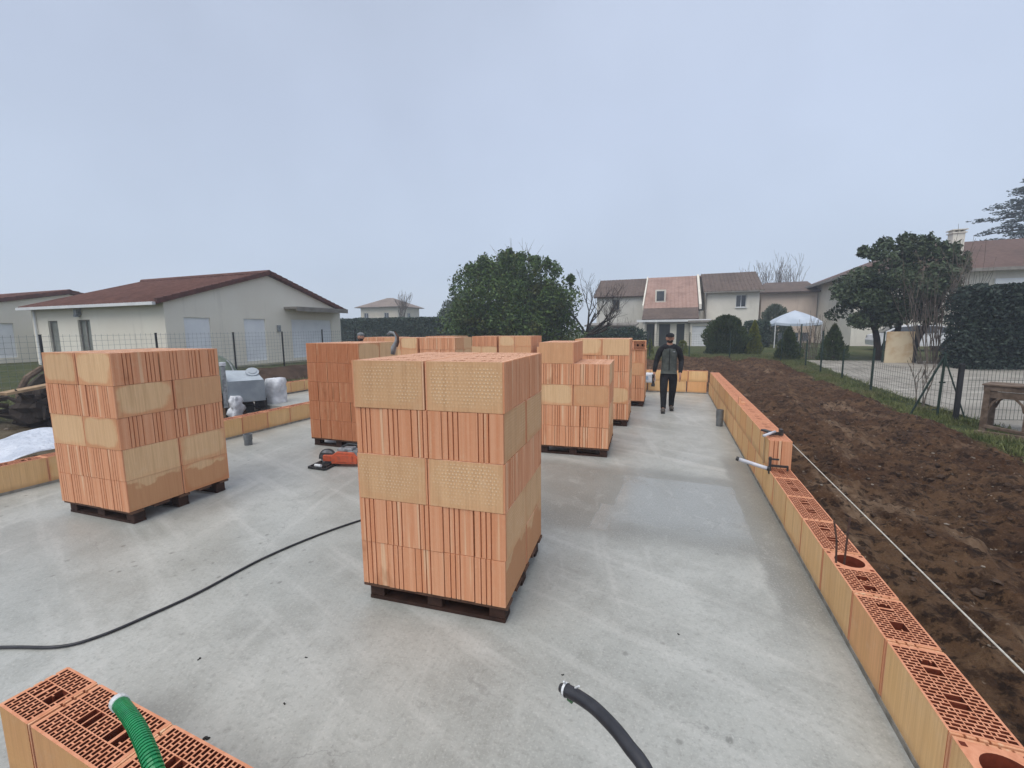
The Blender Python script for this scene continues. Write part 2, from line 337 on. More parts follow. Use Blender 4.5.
# ------------------------------------------------------------------ mesh helpers
class MB:
    def __init__(s): s.v = []; s.f = []; s.mi = []
    def add(s, vs, fs, mi=0):
        b = len(s.v); s.v += [tuple(v) for v in vs]; s.f += [tuple(b + i for i in f) for f in fs]; s.mi += [mi] * len(fs)
    def box(s, c, d, mi=0, rz=0, R=None, taper=1):
        x, y, z = d[0] / 2, d[1] / 2, d[2] / 2
        if R is None: R = Matrix.Rotation(rz, 3, 'Z')
        vs = [Vector(c) + R @ Vector((sx * x * (taper if sz > 0 else 1), sy * y * (taper if sz > 0 else 1), sz * z)) for sz in (-1, 1) for sx, sy in ((-1, -1), (1, -1), (1, 1), (-1, 1))]
        s.add(vs, [(3, 2, 1, 0), (4, 5, 6, 7), (0, 1, 5, 4), (1, 2, 6, 5), (2, 3, 7, 6), (3, 0, 4, 7)], mi)
    def bar(s, a, b, w, h=None, mi=0):
        a = Vector(a); b = Vector(b); d = b - a
        if d.length < 1e-6: return
        q = d.to_track_quat('X', 'Z').to_matrix()
        s.box((a + b) / 2, (d.length, w, h or w), mi, R=q)
    def prism(s, poly, z0, z1, mi=0, M3=None):       # poly in XY
        n = len(poly)
        vs = [Vector((p[0], p[1], z0)) for p in poly] + [Vector((p[0], p[1], z1)) for p in poly]
        if M3: vs = [M3 @ v for v in vs]
        s.add(vs, [tuple(range(n - 1, -1, -1)), tuple(range(n, 2 * n))] + [(i, (i + 1) % n, n + (i + 1) % n, n + i) for i in range(n)], mi)
    def tube(s, pts, r, n=8, mi=0, caps=True):
        pts = [Vector(p) for p in pts]
        rs = r if isinstance(r, (list, tuple)) else [r] * len(pts)
        b = len(s.v); up = Vector((0, 0, 1)); prev = None
        for i, p in enumerate(pts):
            d = (pts[min(i + 1, len(pts) - 1)] - pts[max(i - 1, 0)])
            if d.length < 1e-9: d = Vector((0, 0, 1))
            d.normalize()
            if prev is None:
                a = d.cross(up if abs(d.z) < .9 else Vector((1, 0, 0))).normalized()
            else:
                a = (prev - d * prev.dot(d)).normalized()
            prev = a; c = d.cross(a)
            for k in range(n):
                t = 2 * pi * k / n; s.v.append(tuple(p + (a * cos(t) + c * sin(t)) * rs[i]))
        for i in range(len(pts) - 1):
            for k in range(n):
                k2 = (k + 1) % n
                s.f.append((b + i * n + k, b + i * n + k2, b + (i + 1) * n + k2, b + (i + 1) * n + k)); s.mi.append(mi)
        if caps:
            s.f.append(tuple(b + k for k in range(n - 1, -1, -1))); s.mi.append(mi)
            e = b + (len(pts) - 1) * n; s.f.append(tuple(e + k for k in range(n))); s.mi.append(mi)
    def blob(s, c, r, seg=10, ring=6, mi=0, jit=0, R=None):
        b = len(s.v); r = r if isinstance(r, (tuple, list)) else (r, r, r)
        for i in range(ring + 1):
            ph = pi * i / ring
            for k in range(seg):
                t = 2 * pi * k / seg
                j = 1 + random.uniform(-jit, jit) if 0 < i < ring else 1
                v = Vector((r[0] * sin(ph) * cos(t) * j, r[1] * sin(ph) * sin(t) * j, r[2] * cos(ph) * j))
                if R: v = R @ v
                s.v.append(tuple(Vector(c) + v))
        for i in range(ring):
            for k in range(seg):
                k2 = (k + 1) % seg
                s.f.append((b + i * seg + k, b + (i + 1) * seg + k, b + (i + 1) * seg + k2, b + i * seg + k2)); s.mi.append(mi)
    def mesh(s, name, mats, smooth=False):
        me = bpy.data.meshes.new(name); me.from_pydata(s.v, [], s.f)
        for m in (mats if isinstance(mats, (list, tuple)) else [mats]): me.materials.append(m)
        if any(s.mi): me.polygons.foreach_set('material_index', s.mi)
        if smooth: me.polygons.foreach_set('use_smooth', [True] * len(s.f))
        me.update(); return me
    def build(s, name, mats, parent=None, smooth=False, loc=None, bevel=0):
        o = bpy.data.objects.new(name, s.mesh(name, mats, smooth)); COL.objects.link(o)
        if parent: o.parent = parent
        if loc is not None: o.location = loc
        if bevel:
            md = o.modifiers.new('bevel', 'BEVEL'); md.width = bevel; md.segments = 2; md.limit_method = 'ANGLE'
        return o
def thing(name, label, cat, loc=(0, 0, 0), rz=0, group=None):
    o = bpy.data.objects.new(name, None); COL.objects.link(o); o.location = loc; o.rotation_euler = (0, 0, rz)
    o.empty_display_size = .1
    return tag(o, label, cat, group)
def tag(o, label=None, cat=None, group=None, kind=None):
    if label: o['label'] = label
    if cat: o['category'] = cat
    if group: o['group'] = group
    if kind: o['kind'] = kind
    return o
def copy_tree(o, parent=None):
    c = o.copy(); COL.objects.link(c); c.parent = parent
    for ch in list(o.children): copy_tree(ch, c)
    return c
def sm(a, b, x):
    t = min(1, max(0, (x - a) / (b - a))); return t * t * (3 - 2 * t)
def G(x, y):
    dx = max(-6.9 - x, 0, x - 1.15); dy = max(.6 - y, 0, y - 12.4); d = math.hypot(dx, dy)
    return -.35 + .5 * sm(.3, 15, d) + .2 * sm(8, 13, -x) + .2 * sm(20, 34, y) * sm(-8, 4, x)
def frange(a, b, st):
    n = max(1, round((b - a) / st)); return [a + (b - a) * i / n for i in range(n)]

# ------------------------------------------------------------------ ground
def uneven(x, y):
    right = sm(1.3, 1.9, x) * (1 - sm(4.7, 5.3, x)) * (1 - sm(22, 24, y))
    back = sm(12.8, 13.6, y) * (1 - sm(24, 26, y)) * (1 - sm(3.5, 5, x)) * sm(-9, -7, x)
    left = sm(7.2, 8, -x) * (1 - sm(12, 14, -x)) * .5
    a = max(right, back, left)
    if a <= 0: return 0
    p = Vector((x, y, 0))
    h = .13 * noise.fractal(p * .55, 1., 2., 3) + .075 * noise.fractal(Vector((x * 2.3, y * 1.6, 1)), .9, 2., 4)
    c = noise.fractal(Vector((x * 7, y * 7, 5)), .8, 2.1, 3)
    h += .062 * c + .05 * abs(noise.noise(Vector((x * 6, y * 6, 8)))) + .035 * max(0, noise.noise(Vector((x * 14, y * 14, 2))))
    rut = .06 * sin((x - 2.9 - .12 * y) * 3.1) * sm(6, 9, y)
    return a * (h + rut + .04)
xs = [-500, -300, -180, -110, -70, -50] + frange(-40, -16, 2) + frange(-16, 1.2, .3) + frange(1.2, 5.4, .036) + frange(5.4, 12, .3) + frange(12, 40, 2) + [40, 60, 100, 180, 300, 500]
ys = [-500, -200, -80, -30, -12] + frange(-6, .6, .3) + frange(.6, 9, .045) + frange(9, 26, .11) + frange(26, 50, 1.5) + [50, 60, 75, 95, 130, 200, 320, 600]
def terrain(name, xs, ys, mat, dz=0, un=True):
    m = MB(); nx = len(xs)
    for y in ys:
        for x in xs:
            far = sm(60, 200, math.hypot(x, y))
            m.v.append((x, y, G(x, y) * (1 - far) + dz + (uneven(x, y) if un else 0)))
    for j in range(len(ys) - 1):
        for i in range(nx - 1):
            m.f.append((j * nx + i, j * nx + i + 1, (j + 1) * nx + i + 1, (j + 1) * nx + i)); m.mi.append(0)
    return m.build(name, mat, smooth=True)
tag(terrain('ground', xs, ys, M['ground']), kind='structure')
road_x = [x for x in xs if 5.9 <= x <= 100]; road_y = [y for y in ys if -200 <= y <= 23.9]
tag(terrain('gravel_road', road_x, road_y, M['road'], dz=.03, un=False), kind='structure')

# ------------------------------------------------------------------ slab
s_ = MB(); s_.prism([(-6.86, .62), (1.19, .62), (1.19, 12.44), (-6.86, 12.44)], -.55, 0)
sl = s_.build('concrete_slab', M['slab']); tag(sl, kind='structure')
s_ = MB(); s_.prism([(-10.15, 7.3), (-6.865, 7.3), (-6.865, 12.44), (-10.15, 12.44)], -.55, -.004)
tag(s_.build('side_slab', M['slab']), kind='structure')
s_ = MB()
for (x0, y0, x1, y1) in ((.951, .64, 1.16, 12.4), (-6.6, 12.195, .945, 12.41), (-6.83, .64, -6.615, 12.4), (-2.34, .69, -.7, .82)):
    s_.prism([(x0, y0), (x1, y0), (x1, y1), (x0, y1)], .0, .03)
tag(s_.build('mortar_bed', M['mortar']), kind='structure')

# ------------------------------------------------------------------ bricks
L = .472
TEETH = [(-.49, -.06), (-.02, .10), (.14, .27), (.31, .49)]
TEETH_FINE = [(-.48 + .108 * i, -.48 + .108 * i + .064) for i in range(9)]
def brick_mesh(name, T, h, mats, perf=True, chain=False, L=L, teeth=TEETH, slot=.70, cell=.0188):
    m = MB(); Lb = L - .022; x0 = -Lb / 2; hx = x0 + (T if chain else 0)
    # outer faces
    c = [(-Lb / 2, -T / 2), (Lb / 2, -T / 2), (Lb / 2, T / 2), (-Lb / 2, T / 2)]
    vs = [(*p, 0) for p in c] + [(*p, h) for p in c]
    m.add(vs, [(0, 1, 5, 4), (2, 3, 7, 6)], 0); m.add(vs, [(1, 2, 6, 5), (3, 0, 4, 7)], 4); m.add(vs, [(3, 2, 1, 0)], 3)
    for sgn in (-1, 1):
        for a, b in teeth:
            m.box((sgn * (Lb / 2 + .0045), (a + b) / 2 * T, h / 2), (.0105, (b - a) * T, h - .002), 1)
    if not perf:
        m.add([(*p, h) for p in c], [(0, 1, 2, 3)], 2)
        return m.mesh(name, mats)
    # perforated top: cells on a staggered grid, each a real shaft
    shell = .009; ncol = max(4, int(round((Lb - 2 * shell - (T if chain else 0)) / cell))); pitch = (Lb / 2 - hx - 2 * shell) / ncol
    X = [hx, hx + shell]; kinds = [None]
    for i in range(ncol):
        X += [hx + shell + i * pitch + pitch * slot, hx + shell + (i + 1) * pitch]; kinds += [('c', i), ('w', i)]
    X[-1] = Lb / 2; kinds[-1] = None
    tw = (T - 2 * shell - .008) / 3
    Y = set([-T / 2, T / 2]); slots = {0: [], 1: []}
    for th in range(3):
        y = -T / 2 + shell + th * (tw + .004)
        for par, segs in ((0, [(0, .46), (.54, 1)]), (1, [(0, .2), (.28, .72), (.80, 1)])):
            for a, b in segs: slots[par].append((y + a * tw, y + b * tw, th)); Y.update([y + a * tw, y + b * tw])
        Y.update([y, y + tw])
    Y = sorted(Y); Yc = [Y[0]]
    for y in Y[1:]:
        if y - Yc[-1] > 1e-5: Yc.append(y)
    Y = Yc; bigs = [b for b in ((.27, .335), (.36, .425), (.66, .725), (.75, .815))]
    def hole(i, j):
        if i < 0 or j < 0 or i >= len(X) - 1 or j >= len(Y) - 1 or kinds[i] is None: return False
        ym = (Y[j] + Y[j + 1]) / 2; xm = (X[i] + X[i + 1]) / 2; t = (xm - hx) / (Lb / 2 - hx)
        inmid = abs(ym) < tw / 2 - .001
        if inmid and any(a < t < b for a, b in bigs): return True
        if kinds[i][0] == 'w': return False
        if inmid and any(a - .012 < t < b + .012 for a, b in bigs): return False
        return any(a < ym < b for a, b, th in slots[kinds[i][1] % 2])
    H = [[hole(i, j) for j in range(len(Y) - 1)] for i in range(len(X) - 1)]
    g = lambda i, j: 0 <= i < len(X) - 1 and 0 <= j < len(Y) - 1 and H[i][j]
    for i in range(len(X) - 1):
        j = 0
        while j < len(Y) - 1:
            if H[i][j]: j += 1; continue
            k = j
            while k < len(Y) - 1 and not H[i][k]: k += 1
            m.add([(X[i], Y[j], h), (X[i + 1], Y[j], h), (X[i + 1], Y[k], h), (X[i], Y[k], h)], [(0, 1, 2, 3)], 2)
            j = k
        for j in range(len(Y) - 1):
            if not H[i][j]: continue
            a, b, cc, d = X[i], X[i + 1], Y[j], Y[j + 1]
            for cond, p, q in ((g(i - 1, j), (a, d), (a, cc)), (g(i + 1, j), (b, cc), (b, d)), (g(i, j - 1), (a, cc), (b, cc)), (g(i, j + 1), (b, d), (a, d))):
                if not cond: m.add([(*p, .004), (*q, .004), (*q, h), (*p, h)], [(0, 1, 2, 3)], 3)
    if chain:
        r = .074; cx = x0 + T / 2; n = 32; inn = []; out = []; 
        for k in range(n):
            t = 2 * pi * k / n; ct, st = cos(t), sin(t); q = (T / 2) / max(abs(ct), abs(st))
            inn.append((cx + r * ct, r * st)); out.append((cx + q * ct, q * st))
        for k in range(n):
            k2 = (k + 1) % n
            m.add([(*inn[k], h), (*out[k], h), (*out[k2], h), (*inn[k2], h)], [(0, 1, 2, 3)], 2)
            m.add([(*inn[k], .004), (*inn[k], h), (*inn[k2], h), (*inn[k2], .004)], [(0, 1, 2, 3)], 3)
        for sx in (-1, 1):           # corner slots beside the round cell
            for sy in (-1, 1):
                m.box((cx + sx * T * .41, sy * T * .41, h + .0006), (.018, .018, .001), 3)
    return m.mesh(name, mats)
PT = .188; PH = .281
def mats(longm, endm='end', hole='hole2'): return [M[longm], M[endm], M['shell'], M[hole], M['groove']]
PK = dict(slot=.48, cell=.021)
WM = [M['longwall'], M['end'], M['shellwall'], M['hole'], M['groove']]
BM = {
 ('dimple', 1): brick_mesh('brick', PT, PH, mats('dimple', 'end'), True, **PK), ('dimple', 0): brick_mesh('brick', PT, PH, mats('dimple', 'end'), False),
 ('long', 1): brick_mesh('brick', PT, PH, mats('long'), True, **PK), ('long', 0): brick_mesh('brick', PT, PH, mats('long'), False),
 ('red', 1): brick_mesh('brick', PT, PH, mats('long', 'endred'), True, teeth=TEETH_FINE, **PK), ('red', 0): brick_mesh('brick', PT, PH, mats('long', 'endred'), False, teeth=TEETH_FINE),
 'wall': brick_mesh('brick', .2, .281, WM, True),
 'wallup': brick_mesh('brick', .2, .281, [M['longwall'], M['end'], M['shellwall'], M['hole2'], M['groove']], True, **PK),
 'wallcut': brick_mesh('brick', .2, .281, WM, True, L=.37),
 'wallhalf': brick_mesh('brick', .2, .281, WM, True, L=.232),
 'chain': brick_mesh('brick', .2, .281, WM, True, chain=True),
}
BI = [0]; REST = []
def brick(me, loc, rz, label, group, cat='brick', jit=.0045, name='hollow_brick'):
    lc = (loc[0] + random.uniform(-jit, jit), loc[1] + random.uniform(-jit, jit), loc[2]); rr = rz + random.uniform(-1, 1) * jit * 1.6
    BI[0] += 1
    if BI[0] in BURIED: REST.append((BI[0], me, lc, rr)); return None
    o = bpy.data.objects.new(name, me); COL.objects.link(o)
    o.location = lc; o.rotation_euler = (0, 0, rr)
    return tag(o, label, cat, group)

ORD = ['front', 'second', 'third', 'fourth', 'rear']
LAY = ['bottom', 'fourth', 'middle', 'second', 'top']
def pallet(loc, rz, where):
    t = thing('wooden_pallet', 'low dark wet wooden pallet under ' + where, 'pallet', loc, rz, 'pallets under the brick stacks')
    W = .91; m = MB()
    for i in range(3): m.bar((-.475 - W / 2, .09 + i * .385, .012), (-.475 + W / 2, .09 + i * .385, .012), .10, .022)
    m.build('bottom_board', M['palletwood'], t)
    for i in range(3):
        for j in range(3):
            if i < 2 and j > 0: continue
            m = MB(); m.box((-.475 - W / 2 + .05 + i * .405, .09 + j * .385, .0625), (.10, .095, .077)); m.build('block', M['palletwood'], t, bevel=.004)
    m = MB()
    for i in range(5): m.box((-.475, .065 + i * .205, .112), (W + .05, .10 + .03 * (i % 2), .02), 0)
    m.build('deck_board', M['palletedge'], t)
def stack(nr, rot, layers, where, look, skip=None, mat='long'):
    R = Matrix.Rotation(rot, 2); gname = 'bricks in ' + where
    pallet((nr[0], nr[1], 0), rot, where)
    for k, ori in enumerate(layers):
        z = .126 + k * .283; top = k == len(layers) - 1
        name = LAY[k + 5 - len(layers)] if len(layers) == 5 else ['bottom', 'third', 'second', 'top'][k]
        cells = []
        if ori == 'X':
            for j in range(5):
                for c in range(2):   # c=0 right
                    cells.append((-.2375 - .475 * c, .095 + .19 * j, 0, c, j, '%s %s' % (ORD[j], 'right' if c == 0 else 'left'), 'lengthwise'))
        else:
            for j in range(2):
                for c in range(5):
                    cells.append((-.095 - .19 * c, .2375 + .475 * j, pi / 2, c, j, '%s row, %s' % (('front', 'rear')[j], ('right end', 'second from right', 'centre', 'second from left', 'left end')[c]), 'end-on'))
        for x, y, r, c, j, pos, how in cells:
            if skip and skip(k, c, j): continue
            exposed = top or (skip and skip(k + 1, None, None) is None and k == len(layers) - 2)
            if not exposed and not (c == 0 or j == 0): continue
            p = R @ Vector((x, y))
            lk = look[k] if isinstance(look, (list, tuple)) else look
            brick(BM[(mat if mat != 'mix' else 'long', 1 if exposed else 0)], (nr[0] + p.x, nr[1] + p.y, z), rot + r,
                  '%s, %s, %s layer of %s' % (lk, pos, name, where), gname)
S1L = 'YYXYX'
stack((-.832, 2.112), radians(4), S1L, 'the nearest stack', ['ribbed orange brick', 'ribbed orange brick', 'dimpled sandy brick', 'ribbed orange brick', 'dimpled sandy brick'], mat='dimple')
stack((-4.452, 2.205), radians(2.2), S1L, 'the far left stack', ['damp orange brick', 'half-damp brick', 'pale brick', 'sandy brick', 'pale brick'])
stack((-4.10, 4.86), radians(.5), 'YYYYY', 'the reddish ribbed stack', 'reddish brick', mat='red')
stack((-.735, 5.62), radians(3.5), 'YYXYX', 'the stepped stack', 'sandy brick', skip=lambda k, c, j: (None if c is None else (k == 4 and c == 0)))
stack((-.665, 7.60), radians(2), 'YXYYX', 'the salmon stack', 'salmon brick')
stack((-.52, 9.72), radians(1), 'YYXY', 'the last right stack', 'orange brick')
stack((-4.75, 8.95), radians(1), 'YYYYY', 'the pale distant stack', 'pale brick')
stack((-5.76, 8.93), radians(0), 'YYXXX', 'the stack by the curved strap', 'pale brick')
stack((-7.05, 9.6), radians(0), 'YYXXY', 'the stack beside the grey cap', 'pink brick')
stack((-5.95, 11.15), radians(0), 'YYXXY', 'the rearmost stack', 'sandy brick')
stack((-3.52, 10.95), radians(-1), 'YYYXX', 'the stack under the evergreen', 'salmon brick')
stack((-4.52, 10.97), radians(0), 'YYYXY', 'the left far-row stack', 'pinkish brick', skip=lambda k, c, j: (None if c is None else (k == 4 and c == 4)))
stack((-2.42, 11.0), radians(2), 'YYYX', 'the low four-layer stack', 'pale brick')

# ------------------------------------------------------------------ low brick walls round the slab
def course(axis, fixed, start, n, z, where, gname, step=.475, mesh='wall', names=None):
    for i in range(n):
        t = start + step * (i + .5)
        loc = (fixed, t, z) if axis == 'y' else (t, fixed, z)
        brick(BM[mesh], loc, pi / 2 if axis == 'y' else 0, '%s hollow brick, %s' % (num(i), where), gname, jit=.002)
def num(i): return ['first', 'second', 'third', 'fourth', 'fifth', 'sixth', 'seventh', 'eighth', 'ninth', 'tenth', 'eleventh', 'twelfth', 'thirteenth', 'fourteenth', 'fifteenth', 'sixteenth', 'seventeenth', 'eighteenth', 'nineteenth', 'twentieth'][i] if i < 20 else 'last'
RW = 1.055
gR = 'bricks of the right-hand wall'
z1 = .030; z2 = .314
brick(BM['chain'], (RW, 1.52, z1), -pi / 2, 'hollow brick with a big round hole at the bottom right corner of the view', gR, jit=0)
brick(BM['wall'], (RW, 1.999, z1), pi / 2, 'perforated brick next to the corner round-holed brick, right wall', gR, jit=.001)
brick(BM['wallcut'], (RW, 2.395 + .03, z1), pi / 2, 'short perforated brick between two long ones near the wall\'s near end', gR, jit=.001)
brick(BM['chain'], (RW, 2.852, z1), -pi / 2, 'round-holed hollow brick with two rebars standing in it', gR, jit=0)
bpy.context.view_layer.update()
course('y', RW, 3.092, 19, z1, 'lower course of the right wall, counted from the rebars', gR)
course('y', RW, 4.79, 15, z2, 'upper course of the right wall, counted from its stepped near end', gR, step=.4785, mesh='wallup')
course('x', 12.3, -6.55, 15, z1, 'lower course of the far wall, counted from the left', 'bricks of the far wall', step=.498)
course('x', 12.3, -6.3, 15, z2, 'upper course of the far wall, counted from the left', 'bricks of the far wall', step=.482)
course('y', -6.72, .68, 14, z1, 'long low row behind the left stack, counted from its near end', 'bricks of the left row')
course('y', -10.0, 7.5, 10, z1, 'outer low row behind the pale grey machine, counted from its near end', 'bricks of the outer left row')
brick(BM['wallhalf'], (-2.235, .781, z1), -.034, 'half hollow brick ending the low wall, bottom left corner of the view', 'bricks of the near wall', jit=0)
for i, (x, lb) in enumerate(((-1.875, 'whole perforated brick under the tip of the green hose'), (-1.40, 'perforated brick right of the green hose, cut by the bottom edge'), (-.925, 'perforated near-wall brick just below the view, right end'))):
    brick(BM['wall'], (x, .785 - .034 * (x + 2.35), z1), -.034, lb, 'bricks of the near wall', jit=.001)
# bricks the picture shows nothing of, buried in the stacks and rows, which carry the others
rm = MB(); slots = {}
for i, me, lc, rr in REST:
    Z = Matrix.Translation(lc) @ Matrix.Rotation(rr, 4, 'Z'); b = len(rm.v)
    rm.v += [tuple(Z @ v.co) for v in me.vertices]
    for p in me.polygons: rm.f.append(tuple(b + q for q in p.vertices)); rm.mi.append(p.material_index if 'dimpled' not in me.materials[0].name else p.material_index)
if REST: tag(rm.build('buried_bricks', mats('long')), 'orange hollow bricks buried inside and behind the visible bricks', 'bricks', kind='stuff')
# brick lying on its side on the last right stack
o = brick(BM['chain'], (-.66, 9.95, .126 + 4 * .283 + .10), 0, 'hollow brick lying on its side on top of the last right stack', 'bricks laid loose', jit=0)
o.rotation_euler = (pi / 2, 0, 0); o.location = (-.75, 9.98, .126 + 4 * .283 + .1)
m = MB(); m.box((0, 0, .05), (.03, .10, .10), 0, taper=.8); m.box((.04, .02, .012), (.06, .14, .024))
tag(m.build('brick_fragment', M['end'], loc=(.98, 7.05, z2 + .281)), 'small broken clay fragment standing on the right wall near the grey stub', 'brick fragment')
# ------------------------------------------------------------------ buildings
def facade(m, o, u, w, z0, z1, openings, depth=.18, mi=0):
    """wall face from point o along unit u, outward normal n, real recesses at the openings"""
    o = Vector((o[0], o[1], 0)); u = Vector((u[0], u[1], 0)).normalized(); n = Vector((u.y, -u.x, 0))
    xs = sorted(set([0, w] + [a for q in openings for a in q[:2]])); zs = sorted(set([z0, z1] + [a for q in openings for a in q[2:4]]))
    P = lambda a, z, d=0: o + u * a - n * d + Vector((0, 0, z))
    for i in range(len(xs) - 1):
        for j in range(len(zs) - 1):
            xm = (xs[i] + xs[i + 1]) / 2; zm = (zs[j] + zs[j + 1]) / 2
            if any(a < xm < b and c < zm < d for a, b, c, d in openings): continue
            m.add([P(xs[i], zs[j]), P(xs[i + 1], zs[j]), P(xs[i + 1], zs[j + 1]), P(xs[i], zs[j + 1])], [(0, 1, 2, 3)], mi)
    for a, b, c, d in openings:
        for p, q in (((a, c), (a, d)), ((b, d), (b, c)), ((a, d), (b, d)), ((b, c), (a, c))):
            m.add([P(*p), P(*p, depth), P(*q, depth), P(*q)], [(0, 1, 2, 3)], mi)
def panel(name, mat, parent, o, u, a, b, z0, z1, d=.15, th=.04, slats=0):
    o = Vector((o[0], o[1], 0)); u = Vector((u[0], u[1], 0)).normalized(); n = Vector((u.y, -u.x, 0)); R = Matrix((u, -n, Vector((0, 0, 1)))).transposed()
    m = MB(); g = .002
    if slats:
        k = int((z1 - z0) / slats)
        for i in range(k):
            h = (z1 - z0) / k; c = o + u * (a + b) / 2 - n * (d + .0) + Vector((0, 0, z0 + h * (i + .5)))
            m.box(c, (b - a - 2 * g, th, h * .93), R=R)
        m.box(o + u * (a + b) / 2 - n * (d + .02) + Vector((0, 0, (z0 + z1) / 2)), (b - a - 2 * g, th * .8, z1 - z0), R=R)
    else: m.box(o + u * (a + b) / 2 - n * d + Vector((0, 0, (z0 + z1) / 2)), (b - a - 2 * g, th, z1 - z0 - 2 * g), R=R)
    return m.build(name, mat, parent)
def window(parent, o, u, a, b, z0, z1, depth=.16, frame=.06, wallm='white', div=1, glass='glass'):
    p = panel('window', M[glass], parent, o, u, a, b, z0, z1, depth, .03)
    o = Vector((o[0], o[1], 0)); u = Vector((u[0], u[1], 0)).normalized(); n = Vector((u.y, -u.x, 0)); m = MB()
    P = lambda t, z, d: o + u * t - n * d + Vector((0, 0, z))
    f = frame / 2; d = depth - .04
    for t in [a + f, b - f] + [a + (b - a) * (i + 1) / (div + 1) for i in range(div)]: m.bar(P(t, z0, d), P(t, z1, d), frame * .8, .04)
    for z in (z0 + f, z1 - f): m.bar(P(a, z, d - .002), P(b, z, d - .002), .04, frame)
    m.build('frame', M[wallm], p)
    m = MB(); m.bar(P(a - .05, z0 - .03, -.03), P(b + .05, z0 - .03, -.03), .16, .05); m.build('sill', M[wallm], p)
    return p
def roof_slab(m, quad, th=.1, mi=0):
    q = [Vector(p) for p in quad]; n = (q[1] - q[0]).cross(q[2] - q[0]).normalized()
    if n.z < 0: n = -n
    lo = [p - n * th for p in q]
    k = len(q); m.add(q + lo, [tuple(range(k)), tuple(range(2 * k - 1, k - 1, -1))] + [(i, k + i, k + (i + 1) % k, (i + 1) % k) for i in range(k)], mi)
def ribs(m, a, b, c, d, step, r=.045, mi=0):
    """rows of rounded tiles running from eave edge a-b up to ridge edge d-c"""
    a, b, c, d = map(Vector, (a, b, c, d)); n = int((b - a).length / step)
    nn = (b - a).cross(d - a).normalized()
    if nn.z < 0: nn = -nn
    u = (b - a).normalized()
    for i in range(n + 1):
        t = i / n; p = a.lerp(b, t); q = d.lerp(c, t)
        m.add([p - u * r * 1.3 , p + nn * r, p + u * r * 1.3, q - u * r * 1.3, q + nn * r, q + u * r * 1.3], [(0, 1, 4, 3), (1, 2, 5, 4), (0, 2, 1)], mi)

def gable_house(name, label, cat, X, y0, y1, ze, za, xl, gz, openings_g, openings_s, roofm, wallm, shutters=True, ov=.32):
    """gable end in plane X facing +X, long side y0 facing -Y, running to xl"""
    t = thing(name, label, cat, (0, 0, 0)); ym = (y0 + y1) / 2
    m = MB()
    facade(m, (X, y0), (0, 1), y1 - y0, gz, ze, openings_g)
    m.add([(X, y0, ze), (X, y1, ze), (X, ym, za - .12)], [(0, 1, 2)])
    facade(m, (xl, y0), (1, 0), X - xl, gz, ze, openings_s)
    m.add([(X, y1, gz), (xl, y1, gz), (xl, y1, ze), (X, y1, ze)], [(0, 1, 2, 3)])
    m.add([(xl, y1, gz), (xl, y0, gz), (xl, y0, ze), (xl, ym, za - .12), (xl, y1, ze)], [(0, 1, 2, 3, 4)])
    m.build('wall', M[wallm], t)
    s = (za - ze) / (ym - y0); e0 = (y0 - ov, ze - s * ov + .06); e1 = (y1 + ov, ze - s * ov + .06); g = .12; A = X + g; B = xl - g
    m = MB()
    for (ye, zz) in (e0, e1):
        roof_slab(m, [(A, ye, zz), (B, ye, zz), (B, ym, za), (A, ym, za)], .09)
        ribs(m, (A, ye, zz), (B, ye, zz), (B, ym, za), (A, ym, za), .26)
    m.tube([(A + .02, ym, za + .02), (B, ym, za + .02)], .12, 8)
    r = m.build('roof', M[roofm], t)
    m = MB()
    for (ye, zz) in (e0, e1):
        n = 16
        for i in range(n):
            p = Vector((A + .03, ye, zz)).lerp(Vector((A + .03, ym, za)), i / n); q = Vector((A + .03, ye, zz)).lerp(Vector((A + .03, ym, za)), (i + 1.06) / n)
            m.bar(p + Vector((0, 0, .03)), q + Vector((0, 0, .0)), .13, .17)
    m.build('verge', M['verge'], r)
    m = MB(); m.bar((A, e0[0] - .05, e0[1] - .06), (B, e0[0] - .05, e0[1] - .06), .11, .11); m.build('gutter', M['white'], r)
    m = MB(); m.tube([(xl + .35, y0 - .06, ze - .15), (xl + .35, y0 - .06, gz)], .04, 6); m.build('downpipe', M['white'], t)
    return t
XA = -17.4
A_y0, A_y1 = 10.4, 19.3
og = [(11.05 - A_y0, 12.05 - A_y0, .42, 2.28), (13.5 - A_y0, 14.55 - A_y0, .42, 2.28), (15.98 - A_y0, 18.6 - A_y0, .42, 2.3)]
xl = -26.2
os_ = [(-25.02 - xl, -24.3 - xl, .9, 2.24), (-22.85 - xl, -22.0 - xl, .45, 2.25)]
hA = gable_house('bungalow', 'long low cream bungalow with brown-red tiled gable roof, nearest house at left', 'house', XA, A_y0, A_y1, 2.86, 4.36, xl, -.1, og, os_, 'roofA', 'cream')
for a, b, c, d in og: panel('roller_shutter', M['shutter'], hA, (XA, A_y0), (0, 1), a, b, c, d, .07, .03, slats=.09)
for i, (a, b, c, d) in enumerate(os_): window(hA, (xl, A_y0), (1, 0), a, b, c, d, .12, .05, div=0 if i == 0 else 1, glass='curtain', wallm='soffit')
m = MB(); m.box((XA + .42, 17.3, 2.83), (.84, 3.4, .10)); m.box((XA + .80, 17.3, 2.74), (.06, 3.4, .14)); m.build('awning', M['soffit'], hA)
m = MB(); m.box((XA + .06, 15.2, 1.86), (.10, .14, .30)); m.build('wall_lamp', M['greyplastic'], hA)
m = MB(); m.box((-22.6, A_y0 - .08, 2.56), (.20, .16, .22)); m.tube([(-22.6, A_y0 - .12, 2.46), (-22.6, A_y0 - .12, 2.36)], .1, 8); m.build('outdoor_light', M['greyplastic'], hA)
m = MB(); m.box((XA + .35, 15.0, .16), (.7, 9.2, .24)); m.box((-21.3, A_y0 - .3, .18), (8.1, .55, .2)); m.build('plinth', M['wallcap'], hA)
